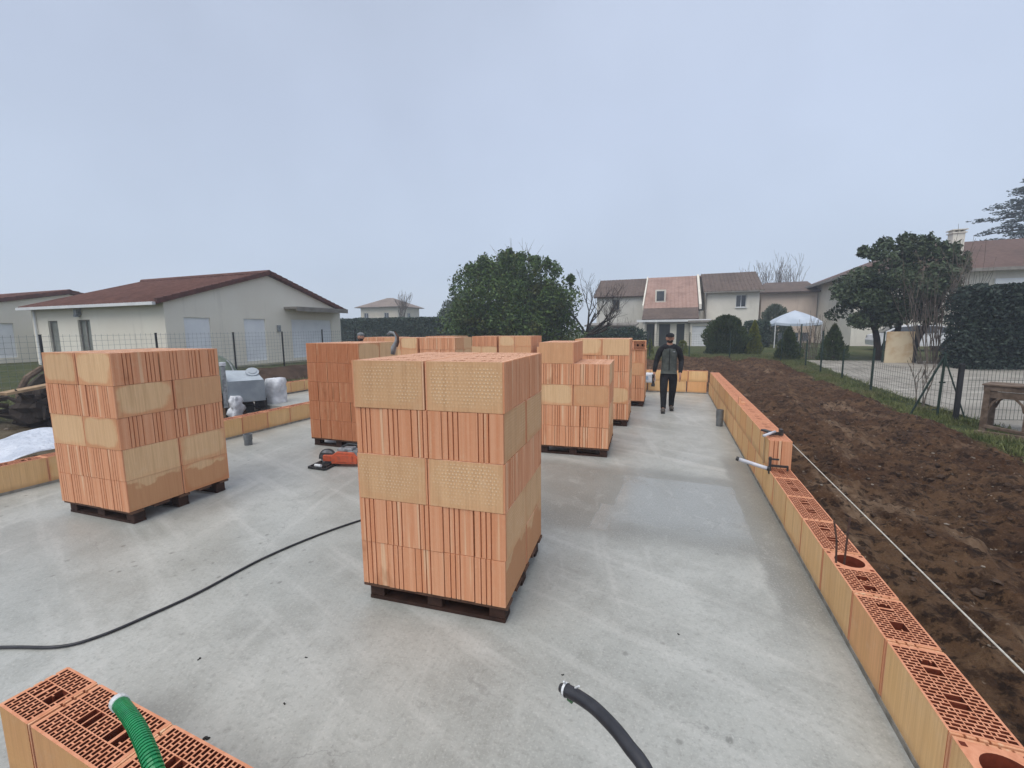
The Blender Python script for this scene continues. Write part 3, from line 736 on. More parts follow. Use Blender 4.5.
og2 = [(10.1 - 8.0, 10.95 - 8.0, .6, 2.15)]
hA2 = gable_house('bungalow', 'second cream bungalow at the left edge, behind the nearest bungalow', 'house', -29.0, 8.0, 18.0, 2.62, 3.80, -39, -.1, [(1.3, 2.85, .6, 2.2)], [], 'roofA', 'cream')
panel('roller_shutter', M['shutter'], hA2, (-29.0, 8.0), (0, 1), 1.3, 2.85, .6, 2.2, .11, .03, slats=.09)

# hip-roofed house far off
def hip(m, x0, x1, y0, y1, ze, za, inset, th=.12):
    a = (x0 + inset, (y0 + y1) / 2, za); b = (x1 - inset, (y0 + y1) / 2, za)
    roof_slab(m, [(x0, y0, ze), (x1, y0, ze), b, a], th); roof_slab(m, [(x1, y1, ze), (x0, y1, ze), a, b], th)
    roof_slab(m, [(x0, y1, ze), (x0, y0, ze), a], th); roof_slab(m, [(x1, y0, ze), (x1, y1, ze), b], th)
t = thing('hip_roofed_house', 'small far two-storey house with hipped roof rising behind the long dark hedge', 'house')
m = MB(); facade(m, (-54.6, 66), (1, 0), 8.2, 0, 6.0, [(.7, 1.7, 3.6, 5.0), (5.2, 6.2, 3.6, 5.0)])
facade(m, (-46.4, 66), (0, 1), 7, 0, 6.0, [(3, 4, 3.6, 5)]); facade(m, (-46.4, 73), (-1, 0), 8.2, 0, 6, []); facade(m, (-54.6, 73), (0, -1), 7, 0, 6, [])
m.build('wall', M['farwall'], t)
for a in (.7, 5.2): window(t, (-54.6, 66), (1, 0), a, a + 1, 3.6, 5.0)
window(t, (-46.4, 66), (0, 1), 3, 4, 3.6, 5.0)
m = MB(); hip(m, -55.4, -45.7, 65.3, 73.8, 6.05, 7.9, 4.2); m.build('roof', M['roofB'], t)

# row of houses in the centre right (facade plane y = 41)
t = thing('rendered_house', 'pale two-storey house with grey-brown tiled roof and small upper window, behind the big green bush', 'house')
Y0 = 41.0
m = MB(); facade(m, (2.62, Y0), (1, 0), 4.1, 0, 4.85, [(2.35, 3.15, 3.45, 4.5)]); facade(m, (6.72, Y0), (0, 1), 9, 0, 4.85, [])
m.add([(6.72, Y0, 4.85), (6.72, Y0 + 9, 4.85), (6.72, Y0 + 4.5, 6.6)], [(0, 1, 2)]); facade(m, (6.72, Y0 + 9), (-1, 0), 4.1, 0, 4.85, []); facade(m, (2.62, Y0 + 9), (0, -1), 9, 0, 4.85, [])
m.add([(2.62, Y0, 4.85), (2.62, Y0 + 9, 4.85), (2.62, Y0 + 4.5, 6.6)], [(2, 1, 0)])
m.build('wall', M['cream2'], t); window(t, (2.62, Y0), (1, 0), 2.35, 3.15, 3.45, 4.5)
m = MB()
def droof(m, x0, x1, ye0, ye1, ze, yr, zr):
    for ye in (ye0, ye1):
        roof_slab(m, [(x0, ye, ze), (x1, ye, ze), (x1, yr, zr), (x0, yr, zr)], .12); ribs(m, (x0, ye, ze), (x1, ye, ze), (x1, yr, zr), (x0, yr, zr), .3, .03)
droof(m, 2.45, 6.98, Y0 - .35, Y0 + 9.35, 4.82, Y0 + 4.5, 6.85)
r = m.build('roof', M['roofD'], t)
m = MB(); m.bar((2.45, Y0 - .42, 4.74), (6.98, Y0 - .42, 4.74), .12, .1); m.build('gutter', M['soffit'], r)
m = MB(); m.tube([(2.68, Y0 - .08, 4.7), (2.68, Y0 - .08, .2)], .05, 6); m.build('downpipe', M['soffit'], t)

t = thing('pink_roofed_house', 'middle house of the row with one long pink tiled roof sweeping down over a porch', 'house')
xa, xb = -2.35, 2.42
m = MB(); facade(m, (xa + .0, Y0 - 3.4), (1, 0), xb - xa, 0, 2.2, [(.35, 1.0, .25, 2.1), (1.35, 1.45 + .75, .25, 2.1), (2.7, 3.3, .25, 2.1)])
m.build('porch_wall', M['cream2'], t)
for a, b in ((.35, 1.0), (1.35, 2.2), (2.7, 3.3)): panel('door', M['darkopen'], t, (xa, Y0 - 3.4), (1, 0), a, b, .25, 2.1, .15)
m = MB(); facade(m, (xa, Y0 - 1.2), (1, 0), xb - xa, 2.2, 3.2, []); 
for x, sx in ((xa, -1), (xb, 1)):
    m.add([(x, Y0 - 3.4, 0), (x, Y0 + 9, 0), (x, Y0 + 9, 5.0), (x, Y0 + 4.5, 6.6), (x, Y0 - 3.4, 2.2)], [(0, 1, 2, 3, 4)] if sx > 0 else [(4, 3, 2, 1, 0)])
m.add([(xb, Y0 + 9, 0), (xa, Y0 + 9, 0), (xa, Y0 + 9, 5), (xb, Y0 + 9, 5)], [(0, 1, 2, 3)])
m.build('wall', M['cream2'], t)
pe = (Y0 - 3.9, 2.5); pr = (Y0 + 4.5, 6.72)
m = MB(); pm = (pe[0] + 1.9, pe[1] + 1.9 * (pr[1] - pe[1]) / (pr[0] - pe[0])); roof_slab(m, [(xa, *pm), (xb - .45, *pm), (xb - .45, *pr), (xa, *pr)], .12); ribs(m, (xa, *pm), (xb - .45, *pm), (xb - .45, *pr), (xa, *pr), .3, .02)
roof_slab(m, [(xa, Y0 + 9.4, 4.7), (xb, Y0 + 9.4, 4.7), (xb, *pr), (xa, *pr)], .12)
r = m.build('roof', M['roofP'], t)
sl_ = (pr[1] - pe[1]) / (pr[0] - pe[0])
for x in (xa - .09, xb - .28):
    w = .12 if x < 0 else .20
    m = MB(); m.add([(x + dx, y, z) for dx in (-w / 2, w / 2) for y, z in ((pe[0] + 2.2, pe[1] + 2.2 * sl_ - .3), (pr[0], pr[1] - .3), (pr[0], pr[1] + .12), (pe[0] + 2.2, pe[1] + 2.2 * sl_ + .12))], [(0, 1, 2, 3), (7, 6, 5, 4), (0, 4, 5, 1), (1, 5, 6, 2), (2, 6, 7, 3), (3, 7, 4, 0)]); m.build('parapet', M['cream2'], t)
m = MB(); roof_slab(m, [(xa, pe[0], pe[1]), (xb - .45, pe[0], pe[1]), (xb - .45, pm[0], pm[1] - .004), (xa, pm[0], pm[1] - .004)], .12); m.build('lower_roof', M['roofD'], t)
# roof window
m = MB(); yy = pe[0] + 3.0; zz = pe[1] + 3.0 * sl_
m.box((-1.05, yy + .9, zz + .50), (.86, 1.8, 1.15)); dw = m.build('dormer', M['cream2'], t); panel('window', M['glass'], dw, (-1.36, yy), (1, 0), 0, .62, zz + .12, zz + .95, -.02, .03)
m = MB(); m.bar((xa - .4, pe[0] - .1, 2.34), (xb + .4, pe[0] - .1, 2.34), .1, .18); m.build('fascia', M['white'], t)
m = MB()
for x in (-2.2, -1.25): m.tube([(x, pe[0] + .1, 0), (x, pe[0] + .1, 2.3)], .09, 8)
m.build('porch_post', M['cream2'], t)
t = thing('garage', 'small white garage block with flat grey roof right of the porch', 'garage')
m = MB(); facade(m, (1.35, Y0 - 4.6), (1, 0), 1.95, 0, 2.15, [(.12, 1.55, .2, 1.9)]); facade(m, (3.3, Y0 - 4.6), (0, 1), 4.4, 0, 2.15, []); facade(m, (1.35, Y0 - .2), (0, -1), 4.4, 0, 2.15, []); m.build('wall', M['cream2'], t)
panel('garage_door', M['white'], t, (1.35, Y0 - 4.6), (1, 0), .12, 1.55, .2, 1.9, .12, .04, slats=.35)
m = MB(); m.box((2.5, Y0 - 2.5, 2.25), (2.7, 4.7, .16)); m.build('roof', M['soffit'], t)

t = thing('clad_house', 'left house of the row, streaked pale upper wall and dark roof behind the bare tree', 'house')
x0, x1 = -6.9, -2.5; Y1 = 42.2
m = MB(); facade(m, (x0, Y1), (1, 0), x1 - x0, 0, 4.85, [(1.5, 2.15, 3.5, 4.5)]); facade(m, (x1, Y1), (0, 1), 8, 0, 4.85, []); facade(m, (x0, Y1 + 8), (0, -1), 8, 0, 4.85, []); facade(m, (x1, Y1 + 8), (-1, 0), x1 - x0, 0, 4.85, [])
m.add([(x0, Y1, 4.85), (x0, Y1 + 8, 4.85), (x0, Y1 + 4, 6.6)], [(2, 1, 0)])
m.build('wall', M['blockwall'], t); window(t, (x0, Y1), (1, 0), 1.5, 2.15, 3.5, 4.5, wallm='soffit')
m = MB(); droof(m, x0 - .25, x1 + .1, Y1 - .35, Y1 + 8.35, 4.75, Y1 + 4, 6.75); m.build('roof', M['roofD'], t)

# shed with a blue tarp, in front of the clad house
t = thing('shed', 'dark low shed with blue-grey side, under the bare tree', 'shed')
m = MB(); m.box((-4.6, 36.0, 1.0), (3.6, 2.4, 2.0)); m.build('wall', M['darkopen'], t)
m = MB(); m.box((-4.6, 35.9, 2.08), (4.0, 2.8, .12), R=Matrix.Rotation(radians(4), 3, 'X')); m.build('roof', M['soffit'], t)
m = MB(); m.box((-3.9, 34.76, 1.1), (1.5, .06, 1.1)); m.build('tarp', simple('blue_tarp', (.06, .12, .24), (.04, .08, .17), 3), t)

# big house on the right: long wall facing -X, hipped roof, chimney
t = thing('hip_roofed_villa', 'large cream house with brown hipped roof and chimney, at right behind the trees', 'house')
XF, YF, XR, YB, ZE = 12.2, 37.9, 32.0, 49.3, 5.45
m = MB(); facade(m, (XF, YB), (0, -1), YB - YF, 0, ZE, []); facade(m, (XF, YF), (1, 0), XR - XF, 0, ZE, [(7.6, 10.1, 3.5, 4.75)])
facade(m, (XR, YF), (0, 1), YB - YF, 0, ZE, []); facade(m, (XR, YB), (-1, 0), XR - XF, 0, ZE, [])
m.build('wall', M['cream2'], t)
w = window(t, (XF, YF), (1, 0), 7.6, 10.1, 3.5, 4.75, div=2)
m = MB(); m.box((XF + 8.85, YF - .05, 4.62), (2.7, .22, .34)); m.build('shutter_box', M['shutter'], w)
m = MB(); hip(m, XF - .75, XR + .7, YF - .75, YB + .7, ZE, 8.1, 6.2, .16)
r = m.build('roof', M['roofF'], t)
m = MB(); a = XF - .75; b = YF - .75
m.bar((a - .04, b, ZE - .10), (a - .04, YB + .7, ZE - .10), .12, .2); m.bar((a, b - .04, ZE - .10), (XR + .7, b - .04, ZE - .10), .12, .2); m.build('eave_board', M['soffit'], r)
m = MB(); cx, cy = 18.75, 40.6; m.box((cx, cy, 7.2), (.66, .66, 2.1)); m.box((cx, cy, 8.28), (.80, .80, .08)); 
for dx in (-.28, 0, .28): m.box((cx + dx, cy, 8.38), (.10, .6, .14))
m.box((cx, cy, 8.48), (.86, .86, .06)); m.build('chimney', M['cream2'], r)
t = thing('pink_walled_annexe', 'low pinkish annexe joined to the big right-hand house, left of it', 'house')
m = MB(); facade(m, (7.7, 46.0), (1, 0), 4.4, 0, 5.0, []); facade(m, (7.7, 54), (0, -1), 8, 0, 5.0, []); m.build('wall', M['pinkwall'], t)
m = MB(); roof_slab(m, [(7.3, 45.5, 4.95), (12.2, 45.5, 4.95), (12.2, 50, 6.2), (8.6, 50, 6.2)], .14); roof_slab(m, [(7.3, 54.5, 4.95), (7.3, 45.5, 4.95), (8.6, 50, 6.2)], .14); m.build('roof', M['roofD'], t)

# ------------------------------------------------------------------ vegetation
def leaves(m, c, r, n, s, flat=.0, up=0):
    for _ in range(n):
        while True:
            d = Vector((random.gauss(0, 1), random.gauss(0, 1), random.gauss(0, 1)))
            if d.length > .01: break
        d.normalize(); rr = random.random() ** .35
        p = Vector((c[0] + d.x * r[0] * rr, c[1] + d.y * r[1] * rr, c[2] + d.z * r[2] * rr))
        a = Vector((random.gauss(0, 1), random.gauss(0, 1), random.gauss(0, 1) * (1 - flat) + up)).normalized()
        b = a.cross(Vector((random.gauss(0, 1), random.gauss(0, 1), random.gauss(0, 1)))).normalized()
        q = s * random.uniform(.6, 1.3); a = a * q; b = b * q * .45
        m.add([p - a, p + b, p + a, p - b], [(0, 1, 2, 3)])
def crown(center, rad, lobes, per, s, seed, lobe=(.22, .34), base=.0, shape=None, spikes=0):
    random.seed(seed); m = MB(); c = Vector(center)
    for i in range(lobes):
        while True:
            p = Vector((random.uniform(-1, 1), random.uniform(-1, 1), random.uniform(-1 + base, 1)))
            if .3 < p.length < .84: break
        k = random.uniform(*lobe)
        ctr = Vector((c.x + p.x * rad[0], c.y + p.y * rad[1], c.z + p.z * rad[2]))
        lr = (rad[0] * k, rad[1] * k, rad[2] * k * .8)
        leaves(m, ctr, lr, int(per * random.uniform(.6, 1.2)), s)
    for i in range(spikes):
        a = random.uniform(0, 2 * pi); q = random.uniform(.1, .95)
        x = c.x + rad[0] * q * cos(a); y = c.y + rad[1] * q * sin(a); z = c.z + rad[2] * sqrt(max(0, 1 - q * q)) * .93
        leaves(m, (x, y, z), (rad[0] * random.uniform(.04, .09), rad[1] * .07, rad[2] * random.uniform(.06, .17)), per // 5, s, up=.6)
    return m
def limb(m, p, d, ln, r, depth, spread=.6, up=.15, n=2, minr=.006, mi=0, seg=4):
    p = Vector(p); d = Vector(d).normalized(); pts = [p.copy()]; rs = [r]
    for i in range(seg):
        d = (d + Vector((random.uniform(-1, 1), random.uniform(-1, 1), random.uniform(-.6, 1))) * .16 + Vector((0, 0, up * .3))).normalized()
        p = p + d * ln / seg; pts.append(p.copy()); rs.append(r * (1 - .42 * (i + 1) / seg))
    m.tube(pts, [max(minr, q) for q in rs], 5 if r > .03 else 3, mi, caps=False)
    if depth <= 0: return
    for k in range(n + (1 if depth > 2 else 0)):
        i = random.randint(max(1, seg - 2), seg)
        a = Vector((random.uniform(-1, 1), random.uniform(-1, 1), random.uniform(-.5, .9))) * spread
        limb(m, pts[i], d + a, ln * random.uniform(.6, .85), rs[i] * .72, depth - 1, spread, up, n, minr, mi, seg)

# the big evergreen in the middle
t = thing('evergreen_tree', 'big dense rounded evergreen behind the stacks, with thin bare shoots on top', 'tree')
cx, cy = -9.75, 26.0
m = crown((cx, cy, 2.75), (4.75, 3.5, 3.75), 120, 520, .105, 11, base=.15, spikes=60)
m.build('crown', M['leafC'], t)
m = MB(); random.seed(5)
for k in range(9):
    a = 2 * pi * k / 9; m.tube([(cx + .2 * cos(a), cy + .2 * sin(a), .1), (cx + 1.1 * cos(a), cy + 1.0 * sin(a), 2.2), (cx + 2.2 * cos(a), cy + 2 * sin(a), 4.2)], [.13, .08, .03], 6)
m.build('trunk', M['bark'], t)
m = MB()
for k in range(16):
    x = cx + random.uniform(-1.0, 1.7); y = cy + random.uniform(-.8, .8); z = 5.6
    m.tube([(x, y, z), (x + random.uniform(-.2, .2), y, z + .8), (x + random.uniform(-.4, .4), y, z + random.uniform(1.0, 1.7))], [.014, .01, .006], 3, caps=False)
m.build('bare_shoot', M['barkpale'], t)
# round-headed tree at right
t = thing('broadleaf_evergreen_tree', 'wide dark evergreen tree in front of the brown-roofed villa', 'tree')
cx, cy = 9.4, 24.4
m = crown((cx + .05, cy, 3.55), (2.4, 2.2, 2.15), 60, 400, .095, 21, base=.2, spikes=30)
random.seed(22)
for q in range(7): leaves(m, (cx - 1.95 + random.uniform(-.3, .6), cy + random.uniform(-.8, .8), random.uniform(1.9, 3.1)), (.45, .5, .3), 160, .09)
m.build('crown', M['leafG'], t)
m = MB()
for k, (dx, dy) in enumerate(((-.55, 0), (.25, .2), (.9, -.1))): m.tube([(cx + dx * .7, cy + dy, .0), (cx + dx, cy + dy, 1.2), (cx + dx * 1.8, cy + dy * 2, 3.0)], [.16, .13, .06], 7)
m.build('trunk', M['darkbark'], t)
# bare coppiced shrub in front of it
def fan_shrub(name, label, x, y, h, w, n, seed, mat='barkpale', grp=None, depth=1, r=.022):
    random.seed(seed); z = G(x, y) - .05; m = MB()
    for k in range(n):
        a = random.uniform(-1, 1); b = random.uniform(-.6, .6)
        limb(m, (x + a * .25 * w, y + b * .15, z), (a * .45, b * .4, 1), h * random.uniform(.34, .5), r, depth, .35, .5, 2, .006)
    o = m.build(name, M[mat]); return tag(o, label, 'shrub', grp)
fan_shrub('bare_shrub', 'tall bare fan-shaped shrub in front of the dark evergreen, right of the cream board', 10.2, 22.6, 4.8, 2.0, 36, 31, depth=2)
fan_shrub('bare_shrub', 'bare many-stemmed bush between the two small conifers by the fence', 6.55, 24.6, 2.3, 1.6, 22, 32, depth=2, r=.014)
fan_shrub('bare_shrub', 'thin twiggy sapling leaning in front of the cream board, beside the braced fence post', 5.85, 13.2, 1.3, .5, 3, 35, depth=3, r=.02)
fan_shrub('bare_shrub', 'pale twiggy bush behind the big evergreen, right side', -3.6, 32.5, 2.6, 2.2, 22, 36, depth=2, r=.014)
# bare fruit tree
random.seed(42); t = thing('bare_tree', 'dark bare spreading tree right of the big evergreen', 'tree')
m = MB(); x, y = -5.15, 27.5; z = G(x, y)
m.tube([(x, y, z - .1), (x + .05, y, z + .7), (x - .02, y, z + 1.3)], [.2, .15, .13], 8); m.build('trunk', M['darkbark'], t)
m = MB()
for d in ((1.2, 0, .35), (.9, .3, .7), (-.5, 0, 1), (.1, -.2, 1), (-.9, .2, .7), (1.5, -.2, .2), (.4, .3, 1)): limb(m, (x, y, z + 1.2), d, 1.5, .085, 4, .75, .1, 2, .008)
m.build('branch', M['darkbark'], t)
def bare_tree(label, x, y, h, seed, r=.1, depth=4, mat='barkpale', spread=.5):
    random.seed(seed); t = thing('bare_tree', label, 'tree'); z = G(x, y); m = MB()
    m.tube([(x, y, z - .1), (x, y, z + h * .3)], [r, r * .8], 6); m.build('trunk', M[mat], t); m = MB()
    for k in range(5): limb(m, (x, y, z + h * random.uniform(.2, .3)), (random.uniform(-.7, .7), random.uniform(-.5, .5), 1), h * .3, r * .6, depth, spread, .35, 2, .012)
    m.build('branch', M[mat], t)
bare_tree('bare leafless tree in front of the far hip-roofed house', -30.5, 44, 5.6, 51, .12)
bare_tree('thin bare treetop behind the pink annexe roof', 12.0, 60, 9.5, 52, .16)
bare_tree('bare treetop peeping between the pale row house and the annexe', 9.2, 62, 9.0, 53, .14)
bare_tree('small bare tree left of the far grey tree, above the hedge', -24.5, 46, 4.6, 54, .1)
t = thing('round_tree', 'misty grey-green rounded tree left of the big evergreen', 'tree')
m = crown((-22.6, 44, 3.0), (2.5, 2.2, 3.2), 60, 300, .14, 61, base=.2); m.build('crown', M['leaffar'], t)
m = MB(); m.tube([(-22.6, 44, 0), (-22.6, 44, 2.5)], [.2, .14], 6); m.build('trunk', M['bark'], t)
# conifers
def conifer(name, label, x, y, r, h, mat, seed, dome=False, n=4200, s=.07, grp=None):
    random.seed(seed); z0 = G(x, y) - .05; m = MB()
    for _ in range(n):
        u = random.random(); 
        prof = (sqrt(max(0, 1 - (max(0, u - .3) / .7) ** 2.4)) * (.82 + .18 * min(1, u / .25))) if dome else (1 - u) ** .75 * (.75 + .25 * min(1, u / .15))
        a = random.uniform(0, 2 * pi); q = random.uniform(.6, 1.05) * (1 + .09 * sin(3 * a + 9 * u) + .07 * sin(7 * a - 5 * u)) * (1 + .28 * noise.noise(Vector((cos(a) * 2.6 + x, sin(a) * 2.6, u * 5))))
        p = Vector((x + r * prof * q * cos(a), y + r * prof * q * sin(a), z0 + h * u * random.uniform(.95, 1.05)))
        up = Vector((cos(a) * .5, sin(a) * .5, random.uniform(.4, 1.4))).normalized() * s * random.uniform(.6, 1.4)
        sd = up.cross(Vector((random.gauss(0, 1), random.gauss(0, 1), .2))).normalized() * s * .4
        m.add([p - up, p + sd, p + up, p - sd], [(0, 1, 2, 3)])
    t = thing(name, label, 'shrub', group=grp); m.build('crown', M[mat], t)
    m = MB(); m.tube([(x, y, z0), (x, y, z0 + h * .75)], [r * .08 + .02, .015], 6); m.build('trunk', M['bark'], t)
conifer('round_conifer', 'big dark rounded evergreen bush right of the walking man', 2.9, 27.4, 1.06, 2.15, 'leafcon', 71, True, 13000, .085)
conifer('golden_conifer', 'small pointed golden-green conifer touching the big rounded bush', 4.3, 27.2, .5, 1.85, 'leafgold', 72, False, 5000, .06)
conifer('young_conifer', 'small dark conifer left of the bare bush behind the fence', 5.35, 24.3, .66, 1.55, 'leafcon', 73, False, 2300, .09)
conifer('young_conifer', 'small yellowish-topped conifer right of the bare bush behind the fence', 7.15, 24.2, .66, 1.65, 'leafcon', 74, False, 2300, .09)
conifer('tiny_conifer', 'tiny golden cone bush left of the walking man', -1.2, 27.0, .26, .95, 'leafgold', 75, False, 900, .05)
conifer('tiny_conifer', 'tiny golden bush just right of the walking man\'s head', .62, 27.5, .3, .8, 'leafgold', 76, True, 900, .05)
conifer('round_evergreen_bush', 'dark rounded bush against the pinkish annexe wall', 7.9, 41.0, 1.1, 3.2, 'leaffar', 77, True, 3500, .13)
# hedges
def hedge(name, label, x0, x1, y0, y1, z0, z1, mat, n, s, seed, rough=.15):
    random.seed(seed); m = MB()
    core = MB(); core.box(((x0 + x1) / 2, (y0 + y1) / 2, (z0 + z1) / 2), (x1 - x0 - .5, max(.2, y1 - y0 - .5), z1 - z0 - .3)); 
    for _ in range(n):
        f = random.random(); x = random.uniform(x0, x1); y = random.uniform(y0, y1); z = random.uniform(z0, z1)
        if f < .55: y = y0 + random.uniform(-rough, rough) + .1
        elif f < .85: z = z1 + random.uniform(-rough, rough * 1.2) + rough * .9 * noise.noise(Vector((x * 1.2, y, 0)))
        elif f < .93: x = x0 + random.uniform(-rough, rough)
        else: x = x1 + random.uniform(-rough, rough)
        a = Vector((random.gauss(0, 1), random.gauss(0, 1), random.gauss(0, 1))).normalized() * s * random.uniform(.6, 1.3)
        b = a.cross(Vector((random.gauss(0, 1), random.gauss(0, 1), random.gauss(0, 1)))).normalized() * s * .5
        p = Vector((x, y, z)); m.add([p - a, p + b, p + a, p - b], [(0, 1, 2, 3)])
    m.v += []; b0 = len(m.v); m.add(core.v, core.f, 0)
    return tag(m.build(name, M[mat]), label, 'hedge')
hedge('dark_hedge', 'tall near-black clipped hedge at the right edge, in front of the villa', 10.25, 16.5, 20.5, 22.0, .0, 2.95, 'leafhedge', 26000, .085, 81, .2)
hedge('long_hedge', 'long dark green hedge below the far hip-roofed house', -33, -13.5, 33, 34.3, .0, 2.75, 'leafhedge2', 22000, .10, 82, .12)
hedge('low_hedge', 'dark shrubs under the houses, right of the golden conifer', 4.9, 6.4, 34.5, 35.3, .1, 2.0, 'leafhedge2', 2500, .1, 83, .15)
hedge('low_hedge', 'dark shrub mass around the shed under the bare tree', -5.8, -1.9, 31.5, 32.5, .1, 1.5, 'leafhedge2', 5000, .09, 84, .25)
# cedar at the far right
random.seed(91); t = thing('cedar_tree', 'cedar with flat layered branches rising behind the villa roof at the right edge', 'tree'); m = MB(); mb = MB()
cx, cy = 33.0, 56.0
mb.tube([(cx, cy, 0), (cx, cy, 17)], [.5, .08], 8)
for z, r in ((8.8, 7.0), (9.9, 6.4), (11.0, 6.0), (12.2, 5.4), (13.3, 4.2), (14.3, 3.4), (15.4, 2.2), (16.4, 1.3)):
    for k in range(9):
        a = 2 * pi * k / 9 + z * 1.3; rr = r * random.uniform(.65, 1.05)
        mb.tube([(cx, cy, z - .4), (cx + rr * .6 * cos(a), cy + rr * .6 * sin(a), z), (cx + rr * cos(a), cy + rr * sin(a), z - .1)], [.10, .06, .02], 4, caps=False)
        for q in (.3, .45, .6, .75, .88, 1.0):
            leaves(m, (cx + rr * q * cos(a), cy + rr * q * sin(a), z + random.uniform(-.12, .2)), (.75, .75, .16), 60, .13, .7)
m.build('crown', M['leafcedar'], t); mb.build('trunk', M['bark'], t)
# grass and weeds along the fence
random.seed(101); m = MB()
def tuft(x, y, h, n=6, sp=.06):
    z = G(x, y) - .02
    for _ in range(n):
        px, py = x + random.gauss(0, sp), y + random.gauss(0, sp); a = random.uniform(0, pi); w = .012
        t = Vector((random.gauss(0, .45), random.gauss(0, .45), 1)).normalized() * h * random.uniform(.5, 1.2)
        dx, dy = w * cos(a), w * sin(a)
        m.add([(px - dx, py - dy, z), (px + dx, py + dy, z), (px + t.x, py + t.y, z + t.z)], [(0, 1, 2)])
for _ in range(3600):
    y = 4 + 20 * random.random() ** 1.0; e = 4.95 + .35 * noise.noise(Vector((y * .6, 0, 0)))
    x = random.uniform(e, 6.0); d = noise.noise(Vector((x * 1.3, y * .9, 3)))
    if d < -.28: continue
    tuft(x, y, .13 + .10 * max(0, d))
for _ in range(1600): tuft(random.uniform(-1.8, 6), random.uniform(23.8, 26.5), .16, 6, .1)
for _ in range(1500): tuft(random.uniform(-16, -12.3), random.uniform(3, 12), .12, 5, .1)
tag(m.build('grass', M['grass']), 'rough green grass and weeds along the fence line', 'grass', kind='stuff')
# stones and clods on the soil
random.seed(111); m = MB()
for _ in range(900):
    x = random.uniform(1.35, 5.0); y = random.uniform(.8, 14); s = random.choice((.008, .012, .016, .02, .035)) * random.uniform(.7, 1.3)
    m.blob((x, y, G(x, y) + uneven(x, y) + s * .3), (s, s * random.uniform(.6, 1), s * .6), 7, 5, (s < .02 and random.random() < .4), .35)
for _ in range(260):
    x = random.uniform(-13, -7.3); y = random.uniform(2, 7); s = random.uniform(.02, .06)
    m.blob((x, y, G(x, y) + uneven(x, y) + s * .3), (s, s * .8, s * .6), 6, 4, random.random() < .5, .25)
tag(m.build('scattered_stones_and_clods', [M['bank'], simple('pale_stone', (.26, .22, .18), (.17, .14, .11), 9, .85)]), 'small stones and clods scattered over the dug soil', 'stones', kind='stuff')
m = MB(); random.seed(5)
n = 40
for i in range(n):
    for j in range(7):
        x = -13.3 + .12 * noise.noise(Vector((i * .4, j, 0))) + j * .14; y = 8 + i * .35; z = .45 - .62 * (j / 6) ** 1.2 + .05 * noise.noise(Vector((i * .8, j * 1.7, 4)))
        m.v.append((x, y, z))
for i in range(n - 1):
    for j in range(6):
        a = i * 7 + j; m.f.append((a, a + 1, a + 8, a + 7)); m.mi.append(0)
tag(m.build('earth_bank', M['bank'], smooth=True), kind='structure')
# ------------------------------------------------------------------ fences
def mesh_fence(name, label, pts, h, sx, sz, wr, postr, mat, posts=None, postm='greenpost', ph=None, hz0=.05, zs=None):
    t = thing(name, label, 'fence')
    m = MB(); pts = [Vector((*p, (G(*p) if zs is None else zs))) for p in pts]
    for a, b in zip(pts, pts[1:]):
        ln = (b - a).length; n = max(1, int(ln / sx))
        for i in range(n + 1):
            p = a.lerp(b, i / n); m.bar(p + Vector((0, 0, hz0)), p + Vector((0, 0, h)), wr)
        z = hz0
        while z <= h + .001: m.bar(a + Vector((0, 0, z)), b + Vector((0, 0, z)), wr * 1.2); z += sz
    m.build('wire_mesh', M[mat], t)
    for x, y, hh in posts or []:
        m = MB(); z = G(x, y) if zs is None else zs
        m.bar((x, y, z - .1), (x, y, z + hh), postr); m.box((x, y, z + hh + .008), (postr * 1.25, postr * 1.25, .018)); m.build('post', M[postm], t)
    return t
mesh_fence('mesh_fence', 'wire mesh fence on thin black posts in front of the nearest bungalow', [(-15.5, 1.5), (-15.5, 19.5)], 1.5, .14, .14, .0045, .045, 'greywire',
           [(-15.5, 3.6, 1.0), (-15.5, 6.25, 1.52), (-15.5, 8.95, 1.54), (-15.5, 11.55, 1.54), (-15.5, 13.72, 1.54), (-15.5, 15.95, 1.6), (-15.5, 18.2, 1.54)], 'black')
mesh_fence('mesh_fence', 'low green mesh fence on dark posts between the dug soil and the gravel road', [(5.72, 11.6), (5.6, 13), (5.55, 15.4), (5.7, 18.2), (5.5, 19.8), (5.42, 21.7), (4.97, 23.8)], .95, .12, .12, .0035, .045, 'wire',
           [(5.56, 15.4, 1.3), (5.71, 18.2, 1.05), (5.5, 19.8, 1.62), (5.44, 21.6, 1.15), (4.97, 23.8, 1.4), (5.8, 24.1, 1.7)])
mesh_fence('mesh_fence', 'green mesh fence crossing behind the dug soil, in front of the rounded bush', [(4.97, 23.8), (2.8, 24.3), (0, 24.6), (-4, 25)], 1.3, .12, .12, .0035, .05, 'wire',
           [(2.8, 24.3, 1.35), (.9, 24.5, 1.35), (-1.1, 24.7, 1.35), (-3.1, 24.9, 1.35)])
mesh_fence('rigid_panel_fence', 'green rigid welded fence panels on the right, running behind the old wooden frame', [(5.78, 11.5), (8.3, 11.15), (10.8, 10.8)], 1.16, .055, .2, .0045, .06, 'wire', [(8.3, 11.15, 1.22), (10.8, 10.8, 1.22)])
